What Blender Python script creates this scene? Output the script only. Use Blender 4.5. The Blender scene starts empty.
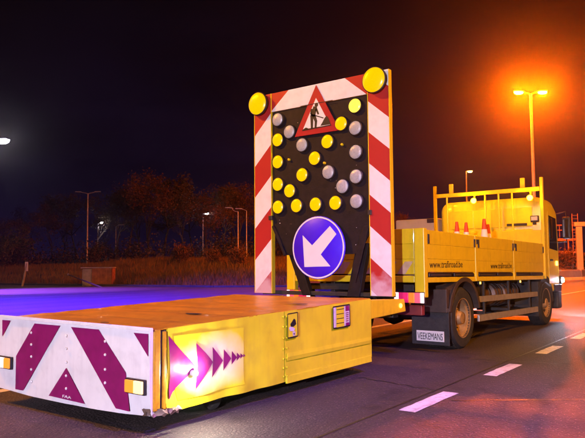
import bpy, bmesh, math, random
import numpy as np
from mathutils import Vector, Matrix, noise

random.seed(7)
scene = bpy.context.scene
col = scene.collection
V = Vector
PI = math.pi

# ------------------------------------------------------------------ camera
F, PITCH, ROLL, YAW = 627.5, .073, .007, .632
CAM = np.array([5.097, -3.459, 1.361])
cyw, syw = math.cos(YAW), math.sin(YAW)
FWD = np.array([-syw * math.cos(PITCH), cyw * math.cos(PITCH), math.sin(PITCH)])
_R = np.array([cyw, syw, 0.0]); _U = np.cross(_R, FWD)
RT = math.cos(ROLL) * _R - math.sin(ROLL) * _U
UP = math.cos(ROLL) * _U + math.sin(ROLL) * _R
cd = bpy.data.cameras.new('camera'); cam = bpy.data.objects.new('camera', cd); col.objects.link(cam)
cd.sensor_width = 36.0; cd.lens = 36.0 * F / 585.0; cd.clip_start = .05; cd.clip_end = 2000
m = Matrix.Identity(4)
for i in range(3):
    m[i][0] = RT[i]; m[i][1] = UP[i]; m[i][2] = -FWD[i]; m[i][3] = CAM[i]
cam.matrix_world = m
scene.camera = cam


def ray(px):
    return FWD + RT * (px[0] - 292.5) / F + UP * (219 - px[1]) / F


def onplane(px, axis, val):
    d = ray(px); t = (val - CAM[axis]) / d[axis]
    return CAM + t * d


def at(px, depth):
    return CAM + ray(px) * depth


# ------------------------------------------------------------------ world (night sky) and exposure
w = bpy.data.worlds.new('World'); scene.world = w; w.use_nodes = True
nt = w.node_tree; nt.nodes.clear()
o_ = nt.nodes.new('ShaderNodeOutputWorld'); bg = nt.nodes.new('ShaderNodeBackground')
tc = nt.nodes.new('ShaderNodeTexCoord'); sx = nt.nodes.new('ShaderNodeSeparateXYZ')
cr = nt.nodes.new('ShaderNodeValToRGB')
cr.color_ramp.elements[0].position = 0.0; cr.color_ramp.elements[0].color = (.0085, .0048, .026, 1)
cr.color_ramp.elements[1].position = .42; cr.color_ramp.elements[1].color = (.0018, .0011, .0030, 1)
e = cr.color_ramp.elements.new(.20); e.color = (.0050, .0028, .0120, 1)
nz = nt.nodes.new('ShaderNodeTexNoise'); nz.inputs['Scale'].default_value = 3.0; nz.inputs['Detail'].default_value = 5
mp = nt.nodes.new('ShaderNodeMapping'); mp.inputs['Scale'].default_value = (1, 1, 4)
cr2 = nt.nodes.new('ShaderNodeValToRGB')
cr2.color_ramp.elements[0].position = .35; cr2.color_ramp.elements[0].color = (.55, .55, .55, 1)
cr2.color_ramp.elements[1].position = .75; cr2.color_ramp.elements[1].color = (1.35, 1.3, 1.25, 1)
mx = nt.nodes.new('ShaderNodeMix'); mx.data_type = 'RGBA'; mx.blend_type = 'MULTIPLY'; mx.inputs[0].default_value = 1
lk = nt.links.new
lk(tc.outputs['Generated'], sx.inputs[0]); lk(sx.outputs['Z'], cr.inputs[0])
lk(tc.outputs['Generated'], mp.inputs[0]); lk(mp.outputs[0], nz.inputs['Vector']); lk(nz.outputs[0], cr2.inputs[0])
lk(cr.outputs[0], mx.inputs[6]); lk(cr2.outputs[0], mx.inputs[7])
lk(mx.outputs[2], bg.inputs[0]); lk(bg.outputs[0], o_.inputs[0]); bg.inputs[1].default_value = .75

vs = scene.view_settings
vs.view_transform = 'Standard'; vs.look = 'None'; vs.exposure = 0.0; vs.gamma = 1.0; vs.use_curve_mapping = False
scene.render.engine = 'CYCLES'
cyc = scene.cycles
cyc.use_denoising = True
cyc.max_bounces = 5; cyc.diffuse_bounces = 2; cyc.glossy_bounces = 3; cyc.volume_bounces = 0
cyc.transmission_bounces = 4; cyc.transparent_max_bounces = 8
cyc.sample_clamp_indirect = 4.0
cyc.caustics_reflective = False; cyc.caustics_refractive = False
cyc.volume_step_rate = 5.0

# light levels, all in one place
SODIUM = (1.0, .115, .0002)
SODIUM_NEAR = (1.0, .36, .005)
SODIUM_BOWL = 20000.0
SODIUM_NEAR_BOWL = 3900.0
WHITE_BOWL = 170.0
FLOOD_W = 8500.0
BLUE_W = 270000.0
HAZE_DENSITY = .00062
HAZE_G = .925

# ------------------------------------------------------------------ material helpers
MATS = {}


def N(t, kind, **kw):
    n = t.nodes.new(kind)
    for k, v in kw.items():
        setattr(n, k, v)
    return n


def mat(name, color, rough=.5, metal=0.0, var=.12, vscale=6.0, dirt=0.0, dirtcol=(.02, .014, .01), dscale=3.0,
        bump=0.0, bscale=80.0, spec=.5, coat=0.0, rvar=.12, streak=0.0, saxis=2, chips=0.0, chipcol=(.03, .022, .02)):
    if name in MATS:
        return MATS[name]
    M = bpy.data.materials.new(name); M.use_nodes = True; t = M.node_tree
    b = t.nodes['Principled BSDF']
    tc = N(t, 'ShaderNodeTexCoord')
    n1 = N(t, 'ShaderNodeTexNoise'); n1.inputs['Scale'].default_value = vscale; n1.inputs['Detail'].default_value = 6
    t.links.new(tc.outputs['Object'], n1.inputs['Vector'])
    r1 = N(t, 'ShaderNodeValToRGB')
    c = color
    r1.color_ramp.elements[0].position = .3; r1.color_ramp.elements[1].position = .7
    r1.color_ramp.elements[0].color = tuple(max(0, x * (1 - var)) for x in c) + (1,)
    r1.color_ramp.elements[1].color = tuple(min(1, x * (1 + var)) for x in c) + (1,)
    t.links.new(n1.outputs[0], r1.inputs[0])
    out = r1.outputs[0]
    if dirt > 0:
        n2 = N(t, 'ShaderNodeTexNoise'); n2.inputs['Scale'].default_value = dscale; n2.inputs['Detail'].default_value = 9
        n2.inputs['Roughness'].default_value = .68
        t.links.new(tc.outputs['Object'], n2.inputs['Vector'])
        r2 = N(t, 'ShaderNodeValToRGB')
        r2.color_ramp.elements[0].position = .5; r2.color_ramp.elements[0].color = (0, 0, 0, 1)
        r2.color_ramp.elements[1].position = .78; r2.color_ramp.elements[1].color = (dirt, dirt, dirt, 1)
        t.links.new(n2.outputs[0], r2.inputs[0])
        mxx = N(t, 'ShaderNodeMix'); mxx.data_type = 'RGBA'
        t.links.new(r2.outputs[0], mxx.inputs[0]); t.links.new(out, mxx.inputs[6]); mxx.inputs[7].default_value = dirtcol + (1,)
        out = mxx.outputs[2]
    if streak > 0:          # run-off grime, drawn out along one axis
        mpp = N(t, 'ShaderNodeMapping'); sc_ = [13.0, 13.0, 13.0]; sc_[saxis] = .9; mpp.inputs['Scale'].default_value = sc_
        t.links.new(tc.outputs['Object'], mpp.inputs[0])
        n5 = N(t, 'ShaderNodeTexNoise'); n5.inputs['Scale'].default_value = 1.0; n5.inputs['Detail'].default_value = 8; n5.inputs['Roughness'].default_value = .65
        t.links.new(mpp.outputs[0], n5.inputs['Vector'])
        r5 = N(t, 'ShaderNodeMapRange'); r5.inputs[1].default_value = .50; r5.inputs[2].default_value = .80; r5.inputs[4].default_value = streak
        t.links.new(n5.outputs[0], r5.inputs[0])
        m5 = N(t, 'ShaderNodeMix'); m5.data_type = 'RGBA'; t.links.new(r5.outputs[0], m5.inputs[0]); t.links.new(out, m5.inputs[6]); m5.inputs[7].default_value = dirtcol + (1,)
        out = m5.outputs[2]
    if chips > 0:           # small scratches and paint chips
        mp6 = N(t, 'ShaderNodeMapping'); mp6.inputs['Scale'].default_value = (17, 6, 31); mp6.inputs['Rotation'].default_value = (.4, .2, .3)
        t.links.new(tc.outputs['Object'], mp6.inputs[0])
        n6 = N(t, 'ShaderNodeTexNoise'); n6.inputs['Scale'].default_value = 1.0; n6.inputs['Detail'].default_value = 10; n6.inputs['Roughness'].default_value = .75
        t.links.new(mp6.outputs[0], n6.inputs['Vector'])
        r6 = N(t, 'ShaderNodeMapRange'); r6.inputs[1].default_value = .70; r6.inputs[2].default_value = .76; r6.inputs[4].default_value = chips
        t.links.new(n6.outputs[0], r6.inputs[0])
        m6 = N(t, 'ShaderNodeMix'); m6.data_type = 'RGBA'; t.links.new(r6.outputs[0], m6.inputs[0]); t.links.new(out, m6.inputs[6]); m6.inputs[7].default_value = chipcol + (1,)
        out = m6.outputs[2]
    t.links.new(out, b.inputs['Base Color'])
    mr = N(t, 'ShaderNodeMapRange'); mr.inputs[3].default_value = max(.02, rough - rvar); mr.inputs[4].default_value = min(1, rough + rvar)
    n3 = N(t, 'ShaderNodeTexNoise'); n3.inputs['Scale'].default_value = vscale * 2.3; n3.inputs['Detail'].default_value = 5
    t.links.new(tc.outputs['Object'], n3.inputs['Vector']); t.links.new(n3.outputs[0], mr.inputs[0])
    t.links.new(mr.outputs[0], b.inputs['Roughness'])
    b.inputs['Metallic'].default_value = metal
    b.inputs['Specular IOR Level'].default_value = spec
    b.inputs['Coat Weight'].default_value = coat
    if bump > 0:
        n4 = N(t, 'ShaderNodeTexNoise'); n4.inputs['Scale'].default_value = bscale; n4.inputs['Detail'].default_value = 4
        t.links.new(tc.outputs['Object'], n4.inputs['Vector'])
        bp = N(t, 'ShaderNodeBump'); bp.inputs['Strength'].default_value = bump; bp.inputs['Distance'].default_value = .02
        t.links.new(n4.outputs[0], bp.inputs['Height']); t.links.new(bp.outputs[0], b.inputs['Normal'])
    MATS[name] = M
    return M


def emit(name, color, strength, base=(.5, .5, .5), speck=0.0, sscale=120.0):
    if name in MATS:
        return MATS[name]
    M = bpy.data.materials.new(name); M.use_nodes = True; t = M.node_tree
    b = t.nodes['Principled BSDF']
    b.inputs['Base Color'].default_value = base + (1,); b.inputs['Roughness'].default_value = .25
    b.inputs['Emission Color'].default_value = color + (1,)
    b.inputs['Emission Strength'].default_value = strength
    if speck > 0:
        tc = N(t, 'ShaderNodeTexCoord'); vo = N(t, 'ShaderNodeTexVoronoi'); vo.inputs['Scale'].default_value = sscale
        t.links.new(tc.outputs['Object'], vo.inputs['Vector'])
        mr = N(t, 'ShaderNodeMapRange'); mr.inputs[2].default_value = .7
        mr.inputs[3].default_value = strength * (1 + speck); mr.inputs[4].default_value = strength * (1 - speck)
        t.links.new(vo.outputs['Distance'], mr.inputs[0]); t.links.new(mr.outputs[0], b.inputs['Emission Strength'])
    MATS[name] = M
    return M


def stripes(name, expr, white=(.80, .76, .72), red=(.44, .026, .022)):
    """red and white retroreflective sheeting: red where the printed pattern says so (print only)"""
    M = mat(name, white, .35, 0, .05, 9, .25, (.35, .28, .24), 5)
    t = M.node_tree; b = t.nodes['Principled BSDF']
    tc = N(t, 'ShaderNodeTexCoord'); sp = N(t, 'ShaderNodeSeparateXYZ'); t.links.new(tc.outputs['Object'], sp.inputs[0])

    def mth(op, a, bb):
        n = N(t, 'ShaderNodeMath', operation=op)
        for i, q in enumerate((a, bb)):
            if q is None: continue
            if isinstance(q, (int, float)): n.inputs[i].default_value = q
            else: t.links.new(q, n.inputs[i])
        return n.outputs[0]
    fac = expr(mth, sp.outputs['X'], sp.outputs['Z'])
    src = b.inputs['Base Color'].links[0].from_socket
    mxx = N(t, 'ShaderNodeMix'); mxx.data_type = 'RGBA'
    t.links.new(fac, mxx.inputs[0]); t.links.new(src, mxx.inputs[6]); mxx.inputs[7].default_value = red + (1,)
    # sun-bleached, scuffed sheeting towards the foot of the board
    nn = N(t, 'ShaderNodeTexNoise'); nn.inputs['Scale'].default_value = 7; nn.inputs['Detail'].default_value = 8
    t.links.new(tc.outputs['Object'], nn.inputs['Vector'])
    hgt = mth('MULTIPLY', mth('SUBTRACT', .42, sp.outputs['Z']), 1.6)
    fd = N(t, 'ShaderNodeMath', operation='MULTIPLY_ADD', use_clamp=True); t.links.new(nn.outputs[0], fd.inputs[0]); fd.inputs[1].default_value = .9; t.links.new(hgt, fd.inputs[2])
    mask = N(t, 'ShaderNodeMapRange'); mask.inputs[1].default_value = .55; mask.inputs[2].default_value = .95; mask.inputs[4].default_value = .62
    t.links.new(fd.outputs[0], mask.inputs[0])
    mx3 = N(t, 'ShaderNodeMix'); mx3.data_type = 'RGBA'; t.links.new(mask.outputs[0], mx3.inputs[0])
    t.links.new(mxx.outputs[2], mx3.inputs[6]); mx3.inputs[7].default_value = (.72, .60, .62, 1)
    t.links.new(mx3.outputs[2], b.inputs['Base Color'])
    return M


# ------------------------------------------------------------------ mesh helpers
class MB:
    def __init__(s): s.v = []; s.f = []

    def add(s, vs, fs):
        k = len(s.v); s.v += [tuple(p) for p in vs]; s.f += [tuple(i + k for i in f) for f in fs]; return s

    def box(s, x0, x1, y0, y1, z0, z1):
        return s.add([(x0, y0, z0), (x1, y0, z0), (x1, y1, z0), (x0, y1, z0), (x0, y0, z1), (x1, y0, z1), (x1, y1, z1), (x0, y1, z1)],
                     [(0, 3, 2, 1), (4, 5, 6, 7), (0, 1, 5, 4), (1, 2, 6, 5), (2, 3, 7, 6), (3, 0, 4, 7)])

    def prism(s, pts, axis, a, b):
        """extrude a 2D outline (in the two other axes) from a to b along axis"""
        n = len(pts)

        def P(p, q):
            l = [p[0], p[1]]; l.insert(axis, q); return tuple(l)
        vs = [P(p, a) for p in pts] + [P(p, b) for p in pts]
        fs = [tuple(range(n)), tuple(range(2 * n - 1, n - 1, -1))] + [(i, n + i, n + (i + 1) % n, (i + 1) % n) for i in range(n)]
        return s.add(vs, fs)

    def tube(s, pts, r, n=8, cap=True):
        pts = [V(p) for p in pts]; rr = r if isinstance(r, (list, tuple)) else [r] * len(pts)
        rings = []
        for i, p in enumerate(pts):
            d = (pts[min(i + 1, len(pts) - 1)] - pts[max(i - 1, 0)]).normalized()
            a = d.orthogonal().normalized() if abs(d.z) > .99 else d.cross(V((0, 0, 1))).normalized()
            b = d.cross(a).normalized()
            rings.append([p + a * math.cos(2 * PI * k / n) * rr[i] + b * math.sin(2 * PI * k / n) * rr[i] for k in range(n)])
        k0 = len(s.v)
        for rg in rings: s.v += [tuple(p) for p in rg]
        for i in range(len(pts) - 1):
            for k in range(n):
                s.f.append((k0 + i * n + k, k0 + i * n + (k + 1) % n, k0 + (i + 1) * n + (k + 1) % n, k0 + (i + 1) * n + k))
        if cap:
            s.f.append(tuple(k0 + k for k in range(n))[::-1]); s.f.append(tuple(k0 + (len(pts) - 1) * n + k for k in range(n)))
        return s

    def lathe(s, prof, c, axis='z', n=24, close=False, cap0=True):
        """prof: (radius, offset along axis)"""
        k0 = len(s.v)
        for (r, h) in prof:
            for k in range(n):
                a = 2 * PI * k / n; u, v = r * math.cos(a), r * math.sin(a)
                if axis == 'z': p = (c[0] + u, c[1] + v, c[2] + h)
                elif axis == 'y': p = (c[0] + u, c[1] + h, c[2] + v)
                else: p = (c[0] + h, c[1] + u, c[2] + v)
                s.v.append(p)
        m_ = len(prof)
        for i in range(m_ - 1 + (1 if close else 0)):
            j = (i + 1) % m_
            for k in range(n):
                s.f.append((k0 + i * n + k, k0 + i * n + (k + 1) % n, k0 + j * n + (k + 1) % n, k0 + j * n + k))
        if not close:
            if cap0 and prof[0][0] > 1e-6: s.f.append(tuple(k0 + k for k in range(n))[::-1])
            if prof[-1][0] > 1e-6: s.f.append(tuple(k0 + (m_ - 1) * n + k for k in range(n)))
        return s

    def poly(s, pts):
        return s.add(pts, [tuple(range(len(pts)))])

    def build(s, name, material, parent=None, bevel=0.0, smooth=False, seg=2):
        me = bpy.data.meshes.new(name); me.from_pydata(s.v, [], s.f); me.validate()
        bm = bmesh.new(); bm.from_mesh(me); bmesh.ops.recalc_face_normals(bm, faces=bm.faces); bm.to_mesh(me); bm.free()
        me.materials.append(material)
        if smooth:
            for p in me.polygons: p.use_smooth = True
        o = bpy.data.objects.new(name, me); col.objects.link(o)
        if parent is not None: o.parent = parent
        if bevel > 0:
            b = o.modifiers.new('bevel', 'BEVEL'); b.width = bevel; b.segments = seg; b.limit_method = 'ANGLE'; b.angle_limit = math.radians(40)
        if smooth:
            try:
                me.set_sharp_from_angle(angle=math.radians(40))
            except Exception:
                pass
        return o


def tag(o, label, cat, group=None, kind=None):
    if label: o['label'] = label
    if cat: o['category'] = cat
    if group: o['group'] = group
    if kind: o['kind'] = kind
    return o


def thing(name, label, cat, loc=(0, 0, 0), rz=0.0, group=None):
    o = bpy.data.objects.new(name, None); col.objects.link(o); o.location = loc; o.rotation_euler = (0, 0, rz)
    o.empty_display_size = .2
    return tag(o, label, cat, group)


def struct(o):
    o['kind'] = 'structure'; return o


def copy_tree(o, parent=None):
    c = o.copy(); col.objects.link(c); c.parent = parent
    for ch in list(o.children): copy_tree(ch, c)
    return c


def text_part(name, txt, size, mtx, material, parent, width=None, ext=.0015):
    cu = bpy.data.curves.new(name, 'FONT'); cu.body = txt; cu.size = size; cu.extrude = ext
    cu.align_x = 'LEFT'; cu.align_y = 'BOTTOM_BASELINE'; cu.resolution_u = 3
    to = bpy.data.objects.new(name + '_curve', cu); col.objects.link(to)
    dg = bpy.context.evaluated_depsgraph_get(); dg.update()
    me = bpy.data.meshes.new_from_object(to.evaluated_get(dg))
    bpy.data.objects.remove(to); me.name = name
    if width:
        xs = [v.co.x for v in me.vertices]; k = width / (max(xs) - min(xs)); x0 = min(xs)
        for v in me.vertices: v.co.x = (v.co.x - x0) * k
    me.transform(mtx); me.materials.clear(); me.materials.append(material)
    o = bpy.data.objects.new(name, me); col.objects.link(o); o.parent = parent
    return o


# text frames: X along text, Y up
REAR_TXT = lambda x, y, z: Matrix(((1, 0, 0, x), (0, 0, -1, y), (0, 1, 0, z), (0, 0, 0, 1)))       # faces -Y
SIDE_TXT = lambda x, y, z: Matrix(((0, 0, 1, x), (1, 0, 0, y), (0, 1, 0, z), (0, 0, 0, 1)))        # faces +X

# ------------------------------------------------------------------ materials
YEL = (.80, .60, .012)
m_yellow = mat('yellow_paint', YEL, .38, 0, .10, 4, .40, (.25, .13, .02), 4, .06, 30, .5, .15, streak=.28, chips=.7)
m_yellow_c = mat('cushion_yellow', (.76, .69, .02), .34, 0, .10, 2.2, .40, (.42, .30, .04), 3, .07, 9, .5, .2, streak=.24, chips=.8)
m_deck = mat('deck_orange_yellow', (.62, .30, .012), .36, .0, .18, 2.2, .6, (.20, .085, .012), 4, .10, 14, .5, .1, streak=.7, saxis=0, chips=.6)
m_white = mat('white_sheet', (.78, .75, .76), .35, 0, .06, 4, .30, (.38, .33, .36), 6, streak=.2, chips=.5, chipcol=(.25, .2, .24))
m_mag = mat('red_sheet', (.23, .007, .105), .34, 0, .14, 10, .25, (.14, .02, .06), 7, chips=.4, chipcol=(.5, .3, .4))
m_red = mat('sign_red', (.40, .014, .022), .35, 0, .08, 8)
m_signwhite = mat('sign_white', (.80, .76, .74), .35, 0, .05, 8, .15, (.5, .42, .4), 8)
m_black = mat('black_panel', (.012, .007, .008), .6, 0, .35, 10, .3, (.030, .018, .016), 8, .12, 40, spec=.25)
m_darkmetal = mat('dark_chassis', (.035, .03, .028), .55, .2, .3, 8, .4, (.07, .04, .025), 6, .15, 40)
m_rubber = mat('rubber', (.028, .026, .026), .75, 0, .3, 14, .3, (.06, .045, .035), 9, .2, 60)
m_rim = mat('rim_paint', (.42, .27, .13), .5, .2, .25, 9, .4, (.09, .05, .03), 8)
m_alu = mat('aluminium', (.55, .52, .50), .4, .6, .12, 9, .3, (.12, .08, .06), 7)
m_galv = mat('galvanised_steel', (.42, .42, .44), .45, .5, .15, 6, .2, (.2, .17, .15), 5)
m_blue = mat('sign_blue', (.055, .008, .72), .33, 0, .08, 6, .12, (.09, .05, .5), 9)
m_decal = mat('decal_pale', (.62, .55, .50), .4, 0, .1, 30)
m_ink = mat('ink', (.016, .012, .012), .5, 0, .2, 30)
m_glass = mat('dark_glass', (.012, .012, .016), .06, 0, .2, 3, 0, spec=.8, rvar=.03)
m_flap = mat('mudguard_plastic', (.055, .036, .028), .6, 0, .35, 5, .5, (.11, .055, .03), 4, .12, 25)
m_wood = mat('bed_floor_wood', (.16, .09, .045), .7, 0, .3, 5, .3, (.05, .03, .02), 8)
m_lens_off = mat('lens_grey', (.42, .43, .42), .22, 0, .12, 40, .2, (.32, .29, .32), 30, .15, 220, .6, .6)
m_concrete = mat('concrete', (.33, .30, .27), .8, 0, .15, 3, .4, (.14, .11, .09), 3, .2, 20)
m_cone = mat('cone_orange', (.66, .06, .02), .5, 0, .12, 12, .25, (.2, .05, .03), 12)
m_lit = emit('lit_led_yellow', (1.0, .53, .0), 1.12, (.25, .12, .0), .08, 90)
m_lit_hot = emit('lit_led_yellow_hot', (1.0, .68, .06), 2.4, (.25, .12, .0), .2, 70)
m_flash = emit('lit_flasher', (1.0, .51, .0), 1.12, (.25, .12, .0), .07, 80)
m_beacon = emit('amber_beacon', (1.0, .40, .0006), 900.0, (.6, .3, .02))
m_tail = emit('tail_pink', (1.0, .10, .20), 1.1, (.5, .05, .05))
m_tailw = emit('tail_white', (1.0, .62, .66), 3.0, (.5, .3, .3))
m_tailo = emit('tail_orange', (1.0, .20, .03), .8, (.6, .2, .02))
m_tailm = emit('tail_magenta', (.75, .02, .16), .75, (.5, .02, .08))
m_lampo = emit('lamp_orange', (1.0, .30, .03), .9, (.6, .2, .02))
m_lampw = emit('lamp_warm', (1.0, .60, .16), 1.8, (.6, .5, .3))
m_side = emit('side_lamp_white', (1.0, .90, .70), 4200.0, (.7, .7, .7))
m_marker = emit('side_marker', (1.0, .48, .05), 9.0, (.6, .3, .02))
m_head = emit('headlight', (.72, .76, 1.0), 1500.0, (.7, .7, .8))
m_bluelens = emit('added_blue_lens', (.06, .03, 1.0), 60.0, (.02, .02, .4))
m_sodium = emit('sodium_bowl', SODIUM, SODIUM_BOWL, (.7, .6, .4))
m_sodium_near = emit('sodium_bowl_near', SODIUM_NEAR, SODIUM_NEAR_BOWL, (.7, .6, .4))
m_sodium_dim = emit('fill_sodium_bowl', (1.0, .22, .004), 850.0, (.7, .6, .4))
m_sodium_far = emit('sodium_bowl_far', (1.0, .42, .06), 160.0, (.7, .6, .4))
m_whitelamp = emit('white_bowl', (.95, .84, 1.0), WHITE_BOWL, (.7, .7, .7))
m_whitefar = emit('white_bowl_far', (.92, .84, 1.0), 220.0, (.7, .7, .7))
m_flood = emit('fill_flood_lens', (.92, .82, 1.0), 40.0, (.7, .7, .7))


def asphalt():
    M = bpy.data.materials.new('asphalt'); M.use_nodes = True; t = M.node_tree; b = t.nodes['Principled BSDF']
    tc = N(t, 'ShaderNodeTexCoord')
    big = N(t, 'ShaderNodeTexNoise'); big.inputs['Scale'].default_value = .35; big.inputs['Detail'].default_value = 6
    mid = N(t, 'ShaderNodeTexNoise'); mid.inputs['Scale'].default_value = 26; mid.inputs['Detail'].default_value = 7; mid.inputs['Roughness'].default_value = .7
    fine = N(t, 'ShaderNodeTexVoronoi'); fine.inputs['Scale'].default_value = 42
    mpp = N(t, 'ShaderNodeMapping'); mpp.inputs['Scale'].default_value = (1.0, .16, 1)
    t.links.new(tc.outputs['Object'], mpp.inputs[0]); t.links.new(mpp.outputs[0], big.inputs['Vector'])
    for n in (mid, fine): t.links.new(tc.outputs['Object'], n.inputs['Vector'])
    r1 = N(t, 'ShaderNodeValToRGB'); r1.color_ramp.elements[0].position = .32; r1.color_ramp.elements[1].position = .72
    r1.color_ramp.elements[0].color = (.046, .034, .034, 1); r1.color_ramp.elements[1].color = (.080, .058, .054, 1)
    t.links.new(big.outputs[0], r1.inputs[0])
    r2 = N(t, 'ShaderNodeValToRGB'); r2.color_ramp.elements[0].position = .3; r2.color_ramp.elements[1].position = .75
    r2.color_ramp.elements[0].color = (.30, .30, .30, 1); r2.color_ramp.elements[1].color = (1.9, 1.8, 1.75, 1)
    t.links.new(mid.outputs[0], r2.inputs[0])
    r3 = N(t, 'ShaderNodeValToRGB'); r3.color_ramp.elements[0].position = 0; r3.color_ramp.elements[1].position = .34
    r3.color_ramp.elements[0].color = (6.5, 6.2, 6.0, 1); r3.color_ramp.elements[1].color = (1, 1, 1, 1)
    sel = N(t, 'ShaderNodeValToRGB'); sel.color_ramp.elements[0].position = .5; sel.color_ramp.elements[1].position = .7
    t.links.new(fine.outputs['Distance'], r3.inputs[0])
    m1 = N(t, 'ShaderNodeMix', data_type='RGBA', blend_type='MULTIPLY'); m1.inputs[0].default_value = 1
    m2 = N(t, 'ShaderNodeMix', data_type='RGBA', blend_type='MULTIPLY')
    t.links.new(fine.outputs['Color'], sel.inputs[0]); t.links.new(sel.outputs[0], m2.inputs[0])
    t.links.new(r1.outputs[0], m1.inputs[6]); t.links.new(r2.outputs[0], m1.inputs[7])
    t.links.new(m1.outputs[2], m2.inputs[6]); t.links.new(r3.outputs[0], m2.inputs[7])
    st = N(t, 'ShaderNodeTexNoise'); st.inputs['Scale'].default_value = 1.7; st.inputs['Detail'].default_value = 7; st.inputs['Roughness'].default_value = .6
    t.links.new(tc.outputs['Object'], st.inputs['Vector'])
    s1 = N(t, 'ShaderNodeMapRange'); s1.inputs[1].default_value = .56; s1.inputs[2].default_value = .70; s1.inputs[3].default_value = 1.0; s1.inputs[4].default_value = .45
    t.links.new(st.outputs[0], s1.inputs[0])
    sp = N(t, 'ShaderNodeSeparateXYZ'); t.links.new(tc.outputs['Object'], sp.inputs[0])
    ph = N(t, 'ShaderNodeMath', operation='MULTIPLY_ADD'); t.links.new(sp.outputs['X'], ph.inputs[0]); ph.inputs[1].default_value = 3.4; ph.inputs[2].default_value = .2
    sn = N(t, 'ShaderNodeMath', operation='SINE'); t.links.new(ph.outputs[0], sn.inputs[0])
    s2 = N(t, 'ShaderNodeMapRange'); s2.inputs[1].default_value = .0; s2.inputs[2].default_value = 1.0; s2.inputs[3].default_value = 1.08; s2.inputs[4].default_value = .74
    t.links.new(sn.outputs[0], s2.inputs[0])
    mu = N(t, 'ShaderNodeMath', operation='MULTIPLY'); t.links.new(s1.outputs[0], mu.inputs[0]); t.links.new(s2.outputs[0], mu.inputs[1])
    m3 = N(t, 'ShaderNodeMix', data_type='RGBA', blend_type='MULTIPLY'); m3.inputs[0].default_value = 1
    t.links.new(m2.outputs[2], m3.inputs[6]); t.links.new(mu.outputs[0], m3.inputs[7])
    t.links.new(m3.outputs[2], b.inputs['Base Color'])
    mr = N(t, 'ShaderNodeMapRange'); mr.inputs[3].default_value = .50; mr.inputs[4].default_value = .80
    t.links.new(mid.outputs[0], mr.inputs[0]); t.links.new(mr.outputs[0], b.inputs['Roughness'])
    ad = N(t, 'ShaderNodeMath', operation='ADD'); t.links.new(fine.outputs['Distance'], ad.inputs[0]); t.links.new(mid.outputs[0], ad.inputs[1])
    bp = N(t, 'ShaderNodeBump'); bp.inputs['Strength'].default_value = .8; bp.inputs['Distance'].default_value = .012
    t.links.new(ad.outputs[0], bp.inputs['Height']); t.links.new(bp.outputs[0], b.inputs['Normal'])
    return M


m_asphalt = asphalt()
m_kerb = mat('kerb_stone', (.05, .042, .036), .9, 0, .3, 3)
m_line = mat('road_paint', (.74, .70, .68), .6, 0, .12, 6, .9, (.14, .11, .10), 11, .25, 80, streak=.5, saxis=1, chips=.9, chipcol=(.07, .055, .05))
m_tar = mat('tar_seam', (.012, .010, .010), .4, 0, .2, 8)
m_soil = mat('grass_soil', (.070, .038, .010), .95, 0, .45, .6, .5, (.03, .026, .010), .9, .4, 6)
m_grass = mat('dry_grass', (.15, .088, .014), .9, 0, .5, .4)
m_bark = mat('bark', (.055, .038, .026), .9, 0, .3, 6, .3, (.03, .02, .015), 9, .3, 14)
m_leaf = mat('autumn_leaf', (.105, .048, .016), .8, 0, .45, .35)
m_leaf2 = mat('dull_leaf', (.070, .046, .016), .8, 0, .4, .35)
m_leafg = mat('green_leaf', (.085, .085, .020), .7, 0, .4, .5)

# ------------------------------------------------------------------ ground, road, markings
EDGE = [(-150, 8), (-60, 19.4), (-41, 22.2), (-22, 25.2), (-13.5, 30.5), (-7.6, 39), (-5.6, 47), (-4.9, 60), (-4.5, 190)]


def edge_dist(x, y):
    best = 1e9; sgn = 1
    for (a, b), (c, d) in zip(EDGE[:-1], EDGE[1:]):
        dx, dy = c - a, d - b; L2 = dx * dx + dy * dy
        t = max(0, min(1, ((x - a) * dx + (y - b) * dy) / L2))
        ex, ey = x - a - t * dx, y - b - t * dy; q = math.hypot(ex, ey)
        if q < best: best = q; sgn = 1 if dx * ey - dy * ex > 0 else -1
    return best * sgn


def ground_z(x, y):
    d = edge_dist(x, y)
    if d <= .4: return -.004 if d > -.4 else -.05
    h = 1.25 * (1 - math.exp(-(d - .4) / 8)) + .036 * max(0, min(d, 45) - 3)
    h += .28 * noise.noise(V((x * .12, y * .12, 0))) * min(1, d / 6)
    return h


nx, ny = 136, 126
gx = np.linspace(-150, 110, nx); gy = np.linspace(-50, 190, ny)
mb = MB()
for j in range(ny):
    for i in range(nx):
        mb.v.append((float(gx[i]), float(gy[j]), ground_z(float(gx[i]), float(gy[j]))))
for j in range(ny - 1):
    for i in range(nx - 1):
        k = j * nx + i; mb.f.append((k, k + 1, k + nx + 1, k + nx))
ground = struct(mb.build('ground', m_soil, smooth=True))
mb = MB()
mb.poly([(x, y, 0) for x, y in EDGE] + [(16, 190, 0), (16, -49, 0), (-150, -49, 0)])
road = struct(mb.build('road', m_asphalt))
# kerb along the far edge, one part of the road per stretch
for (a, b), (c, d) in zip(EDGE[:-1], EDGE[1:]):
    L = math.hypot(c - a, d - b); nxn, nyn = -(d - b) / L, (c - a) / L
    n_ = max(1, int(L / 12))
    for k in range(n_):
        p = (a + (c - a) * k / n_, b + (d - b) * k / n_); q = (a + (c - a) * (k + .998) / n_, b + (d - b) * (k + .998) / n_)
        kb = MB().prism([(p[0], p[1]), (q[0], q[1]), (q[0] + nxn * .22, q[1] + nyn * .22), (p[0] + nxn * .22, p[1] + nyn * .22)], 2, -.1, .12)
        kb.build('kerb', m_kerb, road, .02)


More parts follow.
